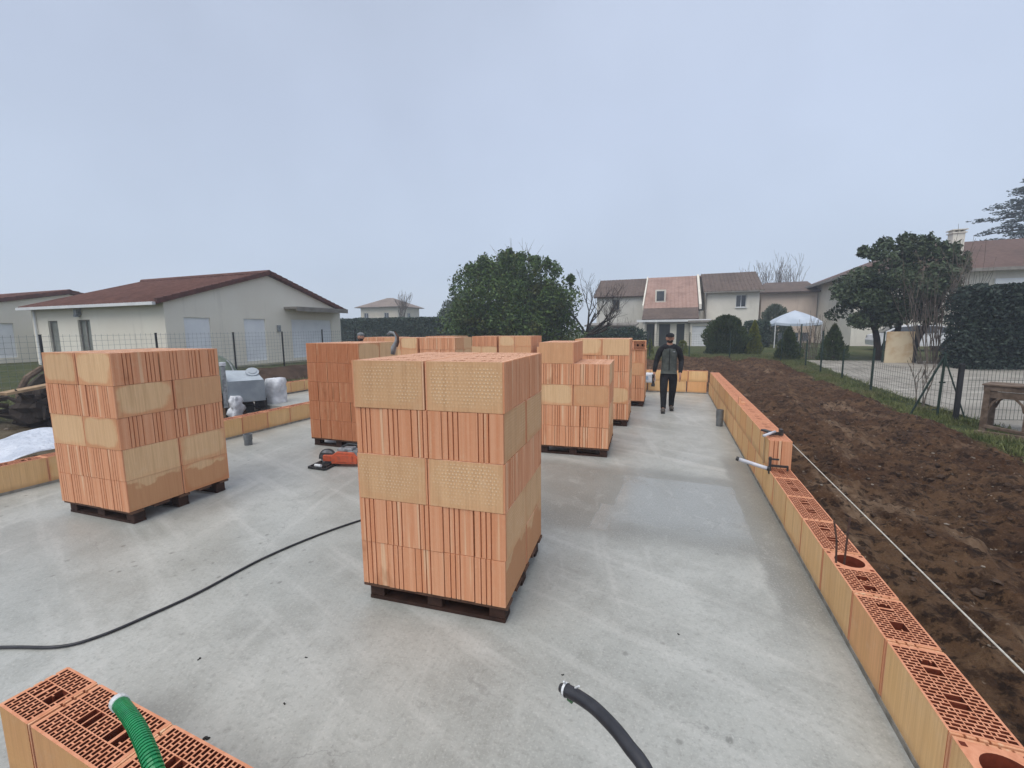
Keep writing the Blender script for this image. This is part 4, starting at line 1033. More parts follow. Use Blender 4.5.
# braced corner post
t = thing('braced_fence_post', 'green fence corner post with slanting braces, beside the thick black post', 'fence post', (5.46, 11.75, G(5.46, 11.75)))
m = MB(); m.tube([(0, 0, -.1), (.02, 0, 1.42)], .024, 8); m.build('post', M['greenpost'], t)
m = MB(); m.tube([(-.42, .12, 0), (-.0, 0, 1.32)], .02, 6); m.build('brace', M['greenpost'], t)
m = MB(); m.tube([(.02, 0, 1.3), (.36, -.25, 0)], .014, 6); m.build('brace', M['greenpost'], t)
m = MB(); m.box((.02, 0, .78), (.10, .03, .03)); m.box((-.04, 0, .18), (.12, .03, .02)); m.build('clamp', M['greenpost'], t)
z = G(5.74, 11.55); m = MB(); m.box((0, 0, .56), (.075, .075, 1.22)); m.box((0, 0, 1.18), (.09, .09, .02))
tag(m.build('fence_post', M['black'], loc=(5.64, 11.48, z), bevel=.005), 'thick black square fence post right of the slanting braces', 'fence post')
# old wooden frame
t = thing('wooden_table', 'weathered wooden table-like stand with arched legs at the right edge', 'wooden table', (5.60, 10.35, G(5.6, 10.35)), radians(-38))
m = MB(); m.box((.5, .0, .83), (1.3, .05, .10)); m.box((.5, .01, .71), (1.28, .04, .12)); m.box((.5, .5, .83), (1.3, .05, .10)); m.box((.5, .25, .89), (1.34, .6, .03)); m.build('top_rail', M['oldwood'], t, bevel=.004)
for x, y in ((-.1, 0), (.42, 0), (1.1, 0), (-.1, .5), (.42, .5), (1.1, .5)):
    m = MB(); m.box((x, y, .42), (.09, .06, .84), taper=.9)
    for sg in (-1, 1):
        if -.2 < x + sg * .3 < 1.2:
            pts = [(x + sg * .04, y, .42), (x + sg * .08, y, .56), (x + sg * .17, y, .66)]
            m.tube(pts, .02, 5)
    m.build('leg', M['oldwood'], t)
m = MB(); m.bar((-.1, 0, .12), (.5, -.05, .06), .08, .05); m.bar((-.15, -.25, .03), (1.1, -.2, .03), .1, .05); m.build('lower_rail', M['oldwood'], t)
# cream board
t = thing('board_screen', 'stained cream board standing between dark posts, at the foot of the dark evergreen', 'board', (9.14, 22.95, G(9.14, 22.95)))
m = MB(); m.box((0, 0, .68), (.96, .06, 1.36)); m.build('panel', M['board'], t, bevel=.01)
m = MB(); m.box((-.54, .02, .7), (.05, .05, 1.3)); m.build('post', M['greenpost'], t)
m = MB(); m.box((.56, .02, .8), (.09, .09, 1.62)); m.build('post', M['black'], t)
# party tent
t = thing('canopy_tent', 'white peaked garden canopy behind the fence, in front of the annexe', 'tent', (7.85, 34.6, G(8, 34.6)))
m = MB(); n = 12; a, b = 1.35, 1.2
corners = [(-a, -b), (a, -b), (a, b), (-a, b)]
for k in range(4):
    p, q = corners[k], corners[(k + 1) % 4]
    for i in range(n):
        for j in range(6):
            def P(i, j):
                s = i / n; r = j / 6; x = p[0] + (q[0] - p[0]) * s; y = p[1] + (q[1] - p[1]) * s
                return (x * (1 - r), y * (1 - r), 1.62 + .92 * r ** .75 + .10 * (1 - r) * abs(2 * s - 1) ** 2)
            m.add([P(i, j), P(i + 1, j), P(i + 1, j + 1), P(i, j + 1)], [(0, 1, 2, 3)])
        e = i / n; e2 = (i + 1) / n; x, y = p[0] + (q[0] - p[0]) * e, p[1] + (q[1] - p[1]) * e; x2, y2 = p[0] + (q[0] - p[0]) * e2, p[1] + (q[1] - p[1]) * e2
        z = lambda s: 1.62 + .10 * abs(2 * s - 1) ** 2
        m.add([(x, y, z(e) - .16), (x2, y2, z(e2) - .16), (x2, y2, z(e2)), (x, y, z(e))], [(0, 1, 2, 3)])
m.build('canopy', M['umbr'], t)
for x, y in corners:
    m = MB(); m.tube([(x * .98, y * .98, 0), (x * .98, y * .98, 1.66)], .03, 6); m.build('pole', M['white'], t)
# garden chairs / clutter under the canopy
m = MB()
for x in (-.6, .1, .7):
    m.box((x, -.5, .45), (.5, .5, .04)); m.box((x, -.26, .75), (.5, .04, .55))
    for dx in (-.22, .22):
        for dy in (-.22, .22): m.box((x + dx, -.5 + dy, .22), (.03, .03, .44))
tag(m.build('garden_bench', M['greyplastic'], loc=(7.8, 34.8, G(8, 34.6))), 'grey row of garden seats under the white canopy', 'bench')
# white car
t = thing('parked_car', 'white hatchback parked side-on between the dark evergreen and the dark hedge', 'car', (13.2, 31.6, G(13.2, 31.6)), radians(-6))
prof = [(-2.0, .32), (-2.05, .62), (-1.95, .92), (-1.62, 1.02), (-1.05, 1.40), (-.2, 1.50), (.9, 1.46), (1.55, 1.20), (1.98, .98), (2.06, .60), (2.0, .30)]
def arch(cx): return [(cx + .36 * cos(a), .30 + .36 * sin(a)) for a in [pi * i / 8 for i in range(9)]]
bot = arch(1.28) + arch(-1.28)
poly = prof + [(p[0], max(.2, p[1])) for p in bot]
bm = bmesh.new(); w = .86
def ring(y, sc):
    r = []
    for x, z in poly: r.append(bm.verts.new((x, y * (1 - .16 * max(0, z - .9) / .6), z)))
    return r
A_, B_ = ring(-w, 1), ring(w, 1)
bm.faces.new(A_); bm.faces.new(list(reversed(B_)))
for i in range(len(poly)): j = (i + 1) % len(poly); bm.faces.new([A_[i], B_[i], B_[j], A_[j]])
me = bpy.data.meshes.new('body'); bm.normal_update(); bm.to_mesh(me); bm.free(); me.materials.append(M['carpaint'])
o = bpy.data.objects.new('body', me); COL.objects.link(o); o.parent = t
for sy in (-1, 1):
    m = MB(); q = lambda x, z: (x, sy * (w * (1 - .16 * max(0, z - .9) / .6) + .006), z)
    for pl in ([(-1.4, 1.05), (-.12, 1.03), (-.12, 1.42), (-.95, 1.35)], [(-.02, 1.03), (.75, 1.03), (.75, 1.40), (-.02, 1.43)], [(.85, 1.03), (1.5, 1.06), (1.2, 1.30), (.85, 1.39)]):
        m.add([q(*p) for p in pl], [(0, 1, 2, 3) if sy < 0 else (3, 2, 1, 0)])
    m.build('side_window', M['glass'], t)
m = MB(); m.add([(-1.63, -.74, 1.04), (-1.63, .74, 1.04), (-1.1, .68, 1.40), (-1.1, -.68, 1.40)], [(0, 1, 2, 3)]); o = m.build('windscreen', M['glass'], t); o.location = (-.012, 0, .01)
m = MB(); m.add([(1.56, -.7, 1.2), (1.56, .7, 1.2), (1.1, .68, 1.42), (1.1, -.68, 1.42)], [(3, 2, 1, 0)]); o = m.build('rear_window', M['glass'], t); o.location = (.014, 0, .01)
for x in (-1.28, 1.28):
    for sy in (-1, 1):
        m = MB(); m.tube([(x, sy * .68, .31), (x, sy * .86, .31)], .31, 20); wh = m.build('wheel', M['rubber'], t)
        m = MB(); m.tube([(x, sy * .85, .31), (x, sy * .872, .31)], .20, 14); m.build('rim', M['alloy'], wh)
for sy in (-1, 1):
    m = MB(); m.box((1.93, sy * .72, .98), (.16, .24, .22)); m.build('tail_lamp', M['tailred'], t)
    m = MB(); m.box((-1.93, sy * .66, .80), (.16, .30, .14)); m.build('headlight', M['alloy'], t)

# ------------------------------------------------------------------ left side clutter
gz = -.27
t = thing('site_mixer', 'pale grey box-shaped site mixer with sloping hood behind the left row', 'machine', (-9.2, 7.02, gz), radians(-33)); t.scale = (.9, .9, .92)
m = MB(); prof = [(-.52, .50), (.52, .50), (.52, 1.02), (-.18, 1.02), (-.52, 1.32)]
# box seen from the slab: long side along y
def ext(m, prof, x0, x1, mi=0):
    n = len(prof); m.add([(x0, p[0], p[1]) for p in prof] + [(x1, p[0], p[1]) for p in prof], [tuple(range(n)), tuple(range(2 * n - 1, n - 1, -1))] + [(i, n + i, n + (i + 1) % n, (i + 1) % n)[::-1] for i in range(n)], mi)
m = MB(); ext(m, [(-.37, .46), (.40, .46), (.40, .96), (-.14, .96), (-.37, .96)], -.3, .34); m.build('tank', M['machine'], t, bevel=.012)
m = MB(); m.add([(.34, -.37, .962), (.34, .40, .962), (-.3, .30, 1.16), (-.3, -.37, 1.20), (-.3, -.37, .962), (-.3, .40, .962)], [(0, 1, 2, 3), (0, 3, 4), (1, 5, 2), (3, 2, 5, 4)]); m.build('hood', M['machinelight'], t)
m = MB(); m.tube([(-.1, .2, 1.08), (-.04, .2, 1.16)], .15, 16); m.tube([(-.04, .2, 1.16), (-.02, .2, 1.18)], .09, 14); m.build('round_lid', M['machinelight'], t)
m = MB(); m.box((.3, -.44, .85), (.10, .09, 1.0)); m.box((.3, -.44, 1.36), (.05, .05, .10)); m.build('side_column', M['greyplastic'], t)
m = MB(); m.tube([(.3, -.44, 1.36), (.3, -.44, 1.44)], .07, 10); m.build('round_cap', M['sack'], t)
m = MB()
for y in (-.42, .42):
    for x in (-.22, .26): m.bar((x, y, 0), (x, y, .5), .05)
m.bar((.26, -.42, .46), (.26, .42, .46), .06); m.bar((.26, -.42, .18), (.26, .42, .18), .04); m.build('frame', M['black'], t)
m = MB(); m.box((0, -.05, .28), (.3, .42, .2)); m.tube([(.0, .2, .3), (.0, .42, .3)], .1, 10); m.tube([(.15, -.3, .25), (.2, .1, .35), (.15, .3, .2)], .02, 5); m.build('motor', M['darkplastic'], t)
m = MB(); m.tube([(.28, -.15, .2), (.34, -.15, .2)], .12, 12); m.tube([(.28, .3, .1), (.34, .3, .1)], .1, 12); m.build('pulley', M['steel'], t)

def sackmesh(name, mat, loc, d, seed, puff=.08, rz=0):
    random.seed(seed); m = MB(); nx, nz = 18, 10
    for i in range(nz + 1):
        v = i / nz; zz = d[2] * v; pf = sin(pi * min(1, v * 1.02)) ** .5 * puff + (0 if v < .9 else -.25 * (v - .9) * 10 * d[0] * .3)
        for k in range(nx):
            a = 2 * pi * k / nx; ca, sa = cos(a), sin(a); q = 1 / max(abs(ca), abs(sa)) ** .75
            w = noise.noise(Vector((ca * 2 + seed, sa * 2, v * 3))) * .08 + noise.noise(Vector((ca * 5, sa * 5 + seed, v * 8))) * .05
            m.v.append(((d[0] / 2 + pf * .6 + w) * ca * q, (d[1] / 2 + pf * .6 + w) * sa * q, zz + (noise.noise(Vector((ca * 3, sa * 3, seed))) * .05 if v > .5 else 0)))
    for i in range(nz):
        for k in range(nx): a = i * nx + k; b = i * nx + (k + 1) % nx; m.f.append((a, b, b + nx, a + nx)); m.mi.append(0)
    m.v.append((0, 0, d[2] * 1.02)); t = len(m.v) - 1
    for k in range(nx): m.f.append((nz * nx + k, nz * nx + (k + 1) % nx, t)); m.mi.append(0)
    return m.build(name, M[mat], loc=loc, smooth=True)
tag(sackmesh('bulk_sack', 'sack', (-9.05, 7.68, -.26), (.34, .34, .84), 3, .05), 'full white woven bulk sack right of the pale grey mixer', 'sack')
t = thing('crumpled_sack', 'crumpled empty white sack hanging at the left foot of the mixer', 'sack', (-9.0, 6.62, -.26))
o = sackmesh('sack_body', 'sack', None, (.16, .16, .56), 8, .05); o.parent = t
# tarp-covered pile behind
t = thing('tarp_covered_pile', 'rounded green-grey tarp-covered pile behind the mixer', 'covered pile', (-11.2, 7.35, -.1), radians(-12))
m = MB(); nx, ny = 26, 20
for j in range(ny + 1):
    for i in range(nx + 1):
        u = i / nx * 2 - 1; v = j / ny * 2 - 1; rr = min(1, sqrt(u * u * .9 + v * v * .9)); z = 1.22 * (1 - rr ** 2.4) ** .6 if rr < 1 else 0
        m.v.append((v * .8, u * 1.02, max(0, z * (1 + .1 * sin(u * 3)) + .05 * noise.noise(Vector((u * 5, v * 5, 1))))))
for j in range(ny):
    for i in range(nx): a = j * (nx + 1) + i; m.f.append((a, a + nx + 1, a + nx + 2, a + 1)); m.mi.append(0)
m.build('tarp', M['tarp'], t, smooth=True)
m = MB()
for q in (-.5, 0, .5): m.tube([(.9 * sin(a) * 1.02, q + .03 * sin(a * 4), 1.27 * abs(cos(a)) ** .8 * (1 - abs(q) * .25) + .02) for a in [(-pi / 2) + pi * i / 14 for i in range(15)]], .018, 5)
m.build('strap', M['greyplastic'], t)
# root stump / old skip with planks
t = thing('uprooted_stump', 'dark uprooted stump with a pale plank lying across it, left of the left stack', 'stump', (-11.6, 4.62, -.14))
random.seed(12); m = MB(); m.blob((0, .1, .36), (.5, .56, .42), 26, 14, 0, .16); m.build('root_ball', M['darkbark'], t)
m = MB()
for k in range(22):
    a = random.uniform(0, 2 * pi); s = Vector((.35 * cos(a), .1 + .6 * sin(a), random.uniform(.2, .8)))
    m.tube([s, s + Vector((.25 * cos(a), .3 * sin(a), random.uniform(-.1, .2))), s + Vector((.4 * cos(a), .5 * sin(a), random.uniform(-.4, .2)))], [.05, .03, .012], 5)
m.build('root', M['darkbark'], t)
m = MB(); m.bar((.5, -.75, .84), (.2, .95, 1.02), .26, .045)
tag(m.build('plank', M['cutwood'], loc=(-11.6, 4.62, -.19)), 'pale plank lying across the dark stump', 'plank')
t = thing('curved_log', 'brown curved split log standing behind the plank, left of the left stack', 'log', (-12.3, 4.7, 0))
m = MB(); m.tube([(0, -.22, .1), (0, -.16, .55), (0, -.02, .82), (0, .2, .98), (0, .5, 1.06), (0, .9, 1.06)], [.05, .055, .06, .06, .06, .05], 8); m.build('bark', M['oldwood'], t)
m = MB(); m.tube([(-.1, 0, .1), (-.1, .1, .5), (-.1, .3, .72), (-.1, .7, .80)], [.14, .18, .17, .14], 9); m.build('split_face', M['bark'], t)
m = MB(); m.tube([(0, -.5, .35), (.05, -.62, .8), (-.02, -.55, 1.15)], [.045, .04, .02], 6)
tag(m.build('branch', M['barkpale'], loc=(-12.2, 4.55, 0)), 'yellowish bare branch stub rising left of the curved log', 'branch')
m = MB(); m.blob((-12.4, 3.75, .28), (.5, .45, .22), 14, 8, 0, .1); tag(m.build('black_plastic_sheet', M['rubber'], smooth=True), 'black plastic bundle on the grass left of the stump', 'plastic sheet')
random.seed(14); m = MB()
for k in range(12):
    a = Vector((random.uniform(-10.8, -9.6), random.uniform(4.6, 5.6), -.12)); b = a + Vector((random.uniform(-.4, .4), random.uniform(-.6, .6), random.uniform(0, .18))); m.bar(a, b, .06, .03)
tag(m.build('scrap_wood', M['oldwood']), 'short broken boards heaped behind the white sheet', 'scrap wood', kind='stuff')
# white sheet
m = MB(); nx, ny = 44, 30; random.seed(3)
for j in range(ny + 1):
    for i in range(nx + 1):
        u, v = i / nx, j / ny; x = -6.92 - 2.5 * v; y = 1.6 + 2.3 * u + .35 * v
        z = .27 * (1 - v) ** 2 + .42 * math.exp(-((u - .55) / .30) ** 2 - ((v - .45) / .33) ** 2) + .10 * noise.noise(Vector((x * 1.9, y * 1.9, 0))) + .05 * abs(noise.noise(Vector((x * 5, y * 5, 3)))) - .12 * v
        m.v.append((x, y, z - .02))
for j in range(ny):
    for i in range(nx): a = j * (nx + 1) + i; m.f.append((a, a + 1, a + nx + 2, a + nx + 1)); m.mi.append(0)
o = m.build('plastic_sheet', M['sheet'], smooth=True); md = o.modifiers.new('thickness', 'SOLIDIFY'); md.thickness = .004
tag(o, 'crumpled translucent white plastic sheet behind the left brick row', 'plastic sheet')

# ------------------------------------------------------------------ things on the slab
def cable(name, label, cat, pts, r, mat, n=8, sub=6):
    P = [Vector(p) for p in pts]; out = []
    for i in range(len(P) - 1):
        p0 = P[max(0, i - 1)]; p1 = P[i]; p2 = P[i + 1]; p3 = P[min(len(P) - 1, i + 2)]
        for k in range(sub):
            t = k / sub; out.append(.5 * ((2 * p1) + (p2 - p0) * t + (2 * p0 - 5 * p1 + 4 * p2 - p3) * t * t + (3 * p1 - p0 - 3 * p2 + p3) * t ** 3))
    out.append(P[-1]); m = MB(); m.tube(out, r, n); o = m.build(name, M[mat], smooth=True)
    return tag(o, label, cat) if label else o, out
cable('black_cable', 'thin black cable snaking across the slab from the left edge to the nearest stack', 'cable',
      [(-4.6, .55, .01), (-3.9, .80, .01), (-3.37, 1.03, .01), (-3.08, 1.14, .01), (-2.97, 1.27, .01), (-2.91, 1.48, .01), (-2.86, 1.74, .01), (-2.84, 2.17, .01), (-2.75, 2.56, .01), (-2.6, 2.94, .01), (-2.3, 3.5, .01), (-2.2, 4.4, .01)], .0085, 'rubber')
# flexible conduits rising from the slab close to the camera
t = thing('green_conduit', 'green corrugated conduit ending in white tape, above the near wall at bottom left', 'conduit')
_, pts = cable('tube', None, None, [(-.86, .47, .0), (-.87, .46, .3), (-.93, .47, .6), (-1.03, .50, .735), (-1.17, .545, .755), (-1.30, .583, .735), (-1.385, .61, .705)], .0145, 'hosegreen', 12, 8)
_.parent = t
m = MB()
P = [Vector(p) for p in pts]; L_ = [0]
for a, b in zip(P, P[1:]): L_.append(L_[-1] + (b - a).length)
s = 0; bands = []
while s < L_[-1] - .012:
    i = max(k for k in range(len(L_)) if L_[k] <= s); i = min(i, len(P) - 2); f_ = (s - L_[i]) / (L_[i + 1] - L_[i]); p = P[i].lerp(P[i + 1], f_); d = (P[i + 1] - P[i]).normalized()
    m.tube([p - d * .0028, p + d * .0028], .018, 12); s += .0095
m.build('ridge', M['hosegreen'], t)
e = P[-1]; d = (P[-1] - P[-4]).normalized()
m = MB(); m.tube([e - d * .026, e - d * .006, e + d * .014], [.0198, .0208, .020], 14, caps=False); m.tube([e - d * .03, e - d * .02], [.0202, .0202], 14); m.build('tape', M['tape'], t)
m = MB(); m.tube([e - d * .004, e + d * .004], .0172, 12); m.build('opening', M['hole'], t)
t = thing('black_conduit', 'thick black conduit with a white tie at its tip, rising from the bottom edge', 'conduit')
o, pts = cable('tube', None, None, [(.12, .66, .0), (.115, .66, .25), (.07, .74, .5), (.0, .94, .625), (-.07, 1.02, .645), (-.15, 1.09, .642), (-.21, 1.125, .637), (-.268, 1.15, .628)], .0182, 'rubber', 14, 8); o.parent = t
e = Vector(pts[-1]); d = (Vector(pts[-1]) - Vector(pts[-4])).normalized(); side = d.cross(Vector((0, 0, 1))).normalized(); up = side.cross(d)
m = MB(); m.tube([e - d * .012, e - d * .004], .0205, 14, caps=False); m.tube([e - d * .010 + up * .02, e - d * .012 + up * .034 - side * .01], .003, 5); m.tube([e - d * .045 + up * .022, e - d * .06 + up * .034], .003, 5); m.build('tie', M['tape'], t)
m = MB(); m.tube([e - d * .001, e + d * .012], [.0155, .012], 10); m.build('opening', M['darkplastic'], t)
m = MB(); m.tube([e - d * .03 - up * .02, e - d * .025 - up * .03, e - d * .01 - up * .026], .005, 6); m.build('green_scrap', simple('dull_green_tape', (.10, .20, .10), (.06, .13, .07), 40), t)
# grey pvc stubs
for (x, y, h, r, lb) in ((.845, 8.2, .29, .055, 'grey waste pipe stub standing against the right brick wall'), (-6.0, 4.56, .17, .055, 'short grey pipe stub standing on the slab near the left row')):
    t = thing('pipe_stub', lb, 'pipe', (x, y, 0)); m = MB()
    n = 18
    for a0, r0, z0, a1, z1 in ((0, r, 0, r, h), (0, r * .88, .02, r * .88, h)):
        pass
    ringp = [(r, 0), (r, h * .45), (r * 1.1, h * .5), (r * 1.1, h), (r * .92, h), (r * .92, .02)]
    for j in range(len(ringp) - 1):
        for k in range(n):
            a, b = 2 * pi * k / n, 2 * pi * (k + 1) / n; (r1, z_1), (r2, z_2) = ringp[j], ringp[j + 1]
            m.add([(r1 * cos(a), r1 * sin(a), z_1), (r1 * cos(b), r1 * sin(b), z_1), (r2 * cos(b), r2 * sin(b), z_2), (r2 * cos(a), r2 * sin(a), z_2)], [(0, 1, 2, 3)])
    m.build('pipe', M['pvc'], t, smooth=False)
    m = MB(); m.tube([(0, 0, .02), (0, 0, .03)], r * .92, n); m.build('plug', M['pvcdark'], t)
# rebars
for x, y, h, lx, lb in ((1.02, 2.955, .28, .012, 'right rusty rebar rising from the round-holed brick'), (.978, 2.93, .255, -.03, 'left rusty rebar rising from the round-holed brick')):
    m = MB(); P = [(x, y, .02), (x, y, .2), (x + lx * .4, y, .45), (x + lx, y + .01, .31 + h)]
    m.tube(P, .0055, 7)
    tag(m.build('rebar', M['steel']), lb, 'rebar')
m = MB(); m.tube([(-.0 + .985, 2.9, .5), (1.03, 2.95, .512), (1.0, 2.97, .505), (.975, 2.93, .5)], .002, 5); tag(m.build('tie_wire', M['steel']), 'thin tie wire looped round the two rebars', 'wire')
# mason's string and its clamps
o, _ = cable('mason_string', 'pale mason\'s string stretched along the right wall towards the camera', 'string', [(1.135, 4.72, .592), (1.128, 3.2, .588), (1.12, 1.8, .586), (1.112, -.6, .584)], .0035, 'string', 6, 8)
t = thing('profile_clamp', 'black clamp with a long whitish tube, fixed at the end of the upper course', 'clamp', (.955, 4.71, .33))
m = MB(); m.box((0, 0, .035), (.022, .03, .17)); m.box((.07, -.005, .035), (.16, .018, .022)); m.box((.15, -.005, .02), (.012, .03, .05)); m.box((.03, -.0, .10), (.09, .016, .016)); m.build('jaw', M['clampmetal'], t, bevel=.002)
m = MB(); m.tube([(-.012, 0, .0), (-.09, .03, .012), (-.26, .09, .045)], .019, 12); m.build('tube', M['tube'], t, smooth=True)
m = MB(); m.tube([(-.262, .09, .045), (-.285, .098, .05)], .022, 12); m.tube([(.0, 0, 0), (-.02, .006, .003)], .026, 12); m.build('cap', M['black'], t)
t = thing('profile_clamp', 'small black clamp with a short white tube lying on top of the upper course', 'clamp', (1.0, 4.98, .597))
m = MB(); m.box((.05, .04, .025), (.15, .022, .03), rz=.3); m.box((.10, .06, .04), (.03, .07, .06)); m.box((-.02, .10, .03), (.05, .12, .02), rz=.5); m.build('jaw', M['clampmetal'], t, bevel=.002)
m = MB(); m.tube([(.04, .03, .045), (-.09, -.13, .03)], .0135, 10); m.build('tube', M['tube'], t, smooth=True)
m = MB(); m.box((.945, 4.98, .45), (.004, .02, .29)); tag(m.build('strap_tape', M['cutwood']), 'thin pale strap hanging down the upper course under the small clamp', 'strap')
# curved strap / hook standing on the nearest stack
zt = .126 + 5 * .283
t = thing('lifting_strap', 'curved brown and grey lifting strap standing on the rear left of the nearest stack', 'strap', (-1.90, 2.62, zt))
pts = [(0, 0, 0), (.01, 0, .05), (.035, 0, .09), (.04, .0, .125), (.02, 0, .152), (-.015, 0, .158), (-.04, 0, .14)]
m = MB(); m.tube(pts, [.016, .020, .014, .012, .011, .011, .009], 8); m.build('hook', M['greyplastic'], t, smooth=True)
m = MB(); m.tube([(.045, -.008, .055), (.058, -.008, .09), (.055, -.008, .13), (.03, -.008, .165)], [.006, .008, .008, .005], 6); m.build('grip', M['steel'], t)
# orange cut-off saw
t = thing('disc_cutter', 'dusty orange disc cutter lying on the slab before the reddish ribbed stack', 'power cutter', (-4.0, 4.22, 0), radians(14)); t.scale = (.8, .8, .8)
m = MB(); prof = [(-.02, .05), (.40, .05), (.42, .16), (.36, .24), (.08, .25), (-.02, .18)]
def extx(m, prof, y0, y1): n = len(prof); m.add([(p[0], y0, p[1]) for p in prof] + [(p[0], y1, p[1]) for p in prof], [tuple(range(n)), tuple(range(2 * n - 1, n - 1, -1))] + [(i, (i + 1) % n, n + (i + 1) % n, n + i)[::-1] for i in range(n)])
extx(m, prof, -.12, .10); m.build('body', M['orange'], t, bevel=.012)
m = MB(); m.box((.2, -.01, .27), (.24, .17, .05)); m.box((.33, 0, .2), (.16, .2, .12)); m.build('engine_cover', M['greyplastic'], t, bevel=.01)
m = MB(); m.tube([(.40, -.08, .2), (.5, -.08, .29), (.40, -.02, .34), (.22, 0, .35), (.1, .0, .29)], .016, 8); m.tube([(.42, .09, .10), (.55, .05, .16), (.56, -.05, .17), (.42, -.1, .12)], .014, 8); m.build('handle', M['darkplastic'], t)
m = MB(); m.box((-.08, -.03, .12), (.22, .07, .10)); m.build('arm', M['orange'], t, bevel=.01)
m = MB()
m.prism([(.135 * cos(a) - .24, .135 * sin(a)) for a in [pi * i / 12 for i in range(13)]] + [(-.375, -.03), (-.105, -.03)], -.0, .05, 0, Matrix.Rotation(radians(78), 4, 'X') @ Matrix.Identity(4)); 
o = m.build('blade_guard', M['darkplastic'], t); o.location = (.10, .02, .12)
m = MB(); m.tube([(-.14, -.01, .13), (-.14, -.015, .13)], .118, 28); m.build('disc', M['greyplastic'], t)
m = MB(); m.bar((-.34, -.22, .02), (-.02, -.30, .02), .03, .03); m.bar((-.34, -.22, .02), (-.30, .12, .02), .03, .03); m.bar((-.30, .12, .02), (0, .12, .02), .03, .03); m.bar((-.02, -.30, .02), (.02, .1, .02), .03, .03); m.box((-.16, -.12, .035), (.24, .14, .02)); m.build('base_frame', M['black'], t)
m = MB(); m.tube([(-.24, -.2, .05), (-.12, -.24, .055)], .022, 10); m.build('white_roller', M['tape'], t)
m = MB(); m.box((.2, -.124, .14), (.27, .012, .11)); m.build('side_cover', M['orange'], t, bevel=.004)
# white sack on the far wall
t = thing('paper_sack', 'white and pale blue sack lying against the far wall, left of the walking man', 'sack', (-.62, 12.08, .31))
m = MB(); m.box((0, -.09, .10), (.5, .22, .26)); m.build('paper', M['sack'], t, bevel=.05)
m = MB(); m.box((-.05, -.206, .10), (.24, .006, .09)); m.build('blue_print', simple('blue_grey_print', (.20, .30, .42), (.3, .38, .48), 20), t)
# cement crumbs on the slab
random.seed(9); m = MB()
for x, y, s in ((-1.80, 1.02, .02), (-1.785, 1.045, .012), (-2.28, 1.35, .008), (-1.62, 1.3, .006), (-1.75, 1.55, .006), (-.45, 1.9, .006), (.1, 2.4, .006)):
    for k in range(3): m.blob((x + random.uniform(-s, s), y + random.uniform(-s, s), s * .2), (s * random.uniform(.5, 1), s * .6, s * .35), 7, 4, 0, .3)
tag(m.build('mortar_crumbs', M['pvcdark']), 'dark mortar crumbs lying on the slab', 'crumbs', kind='stuff')

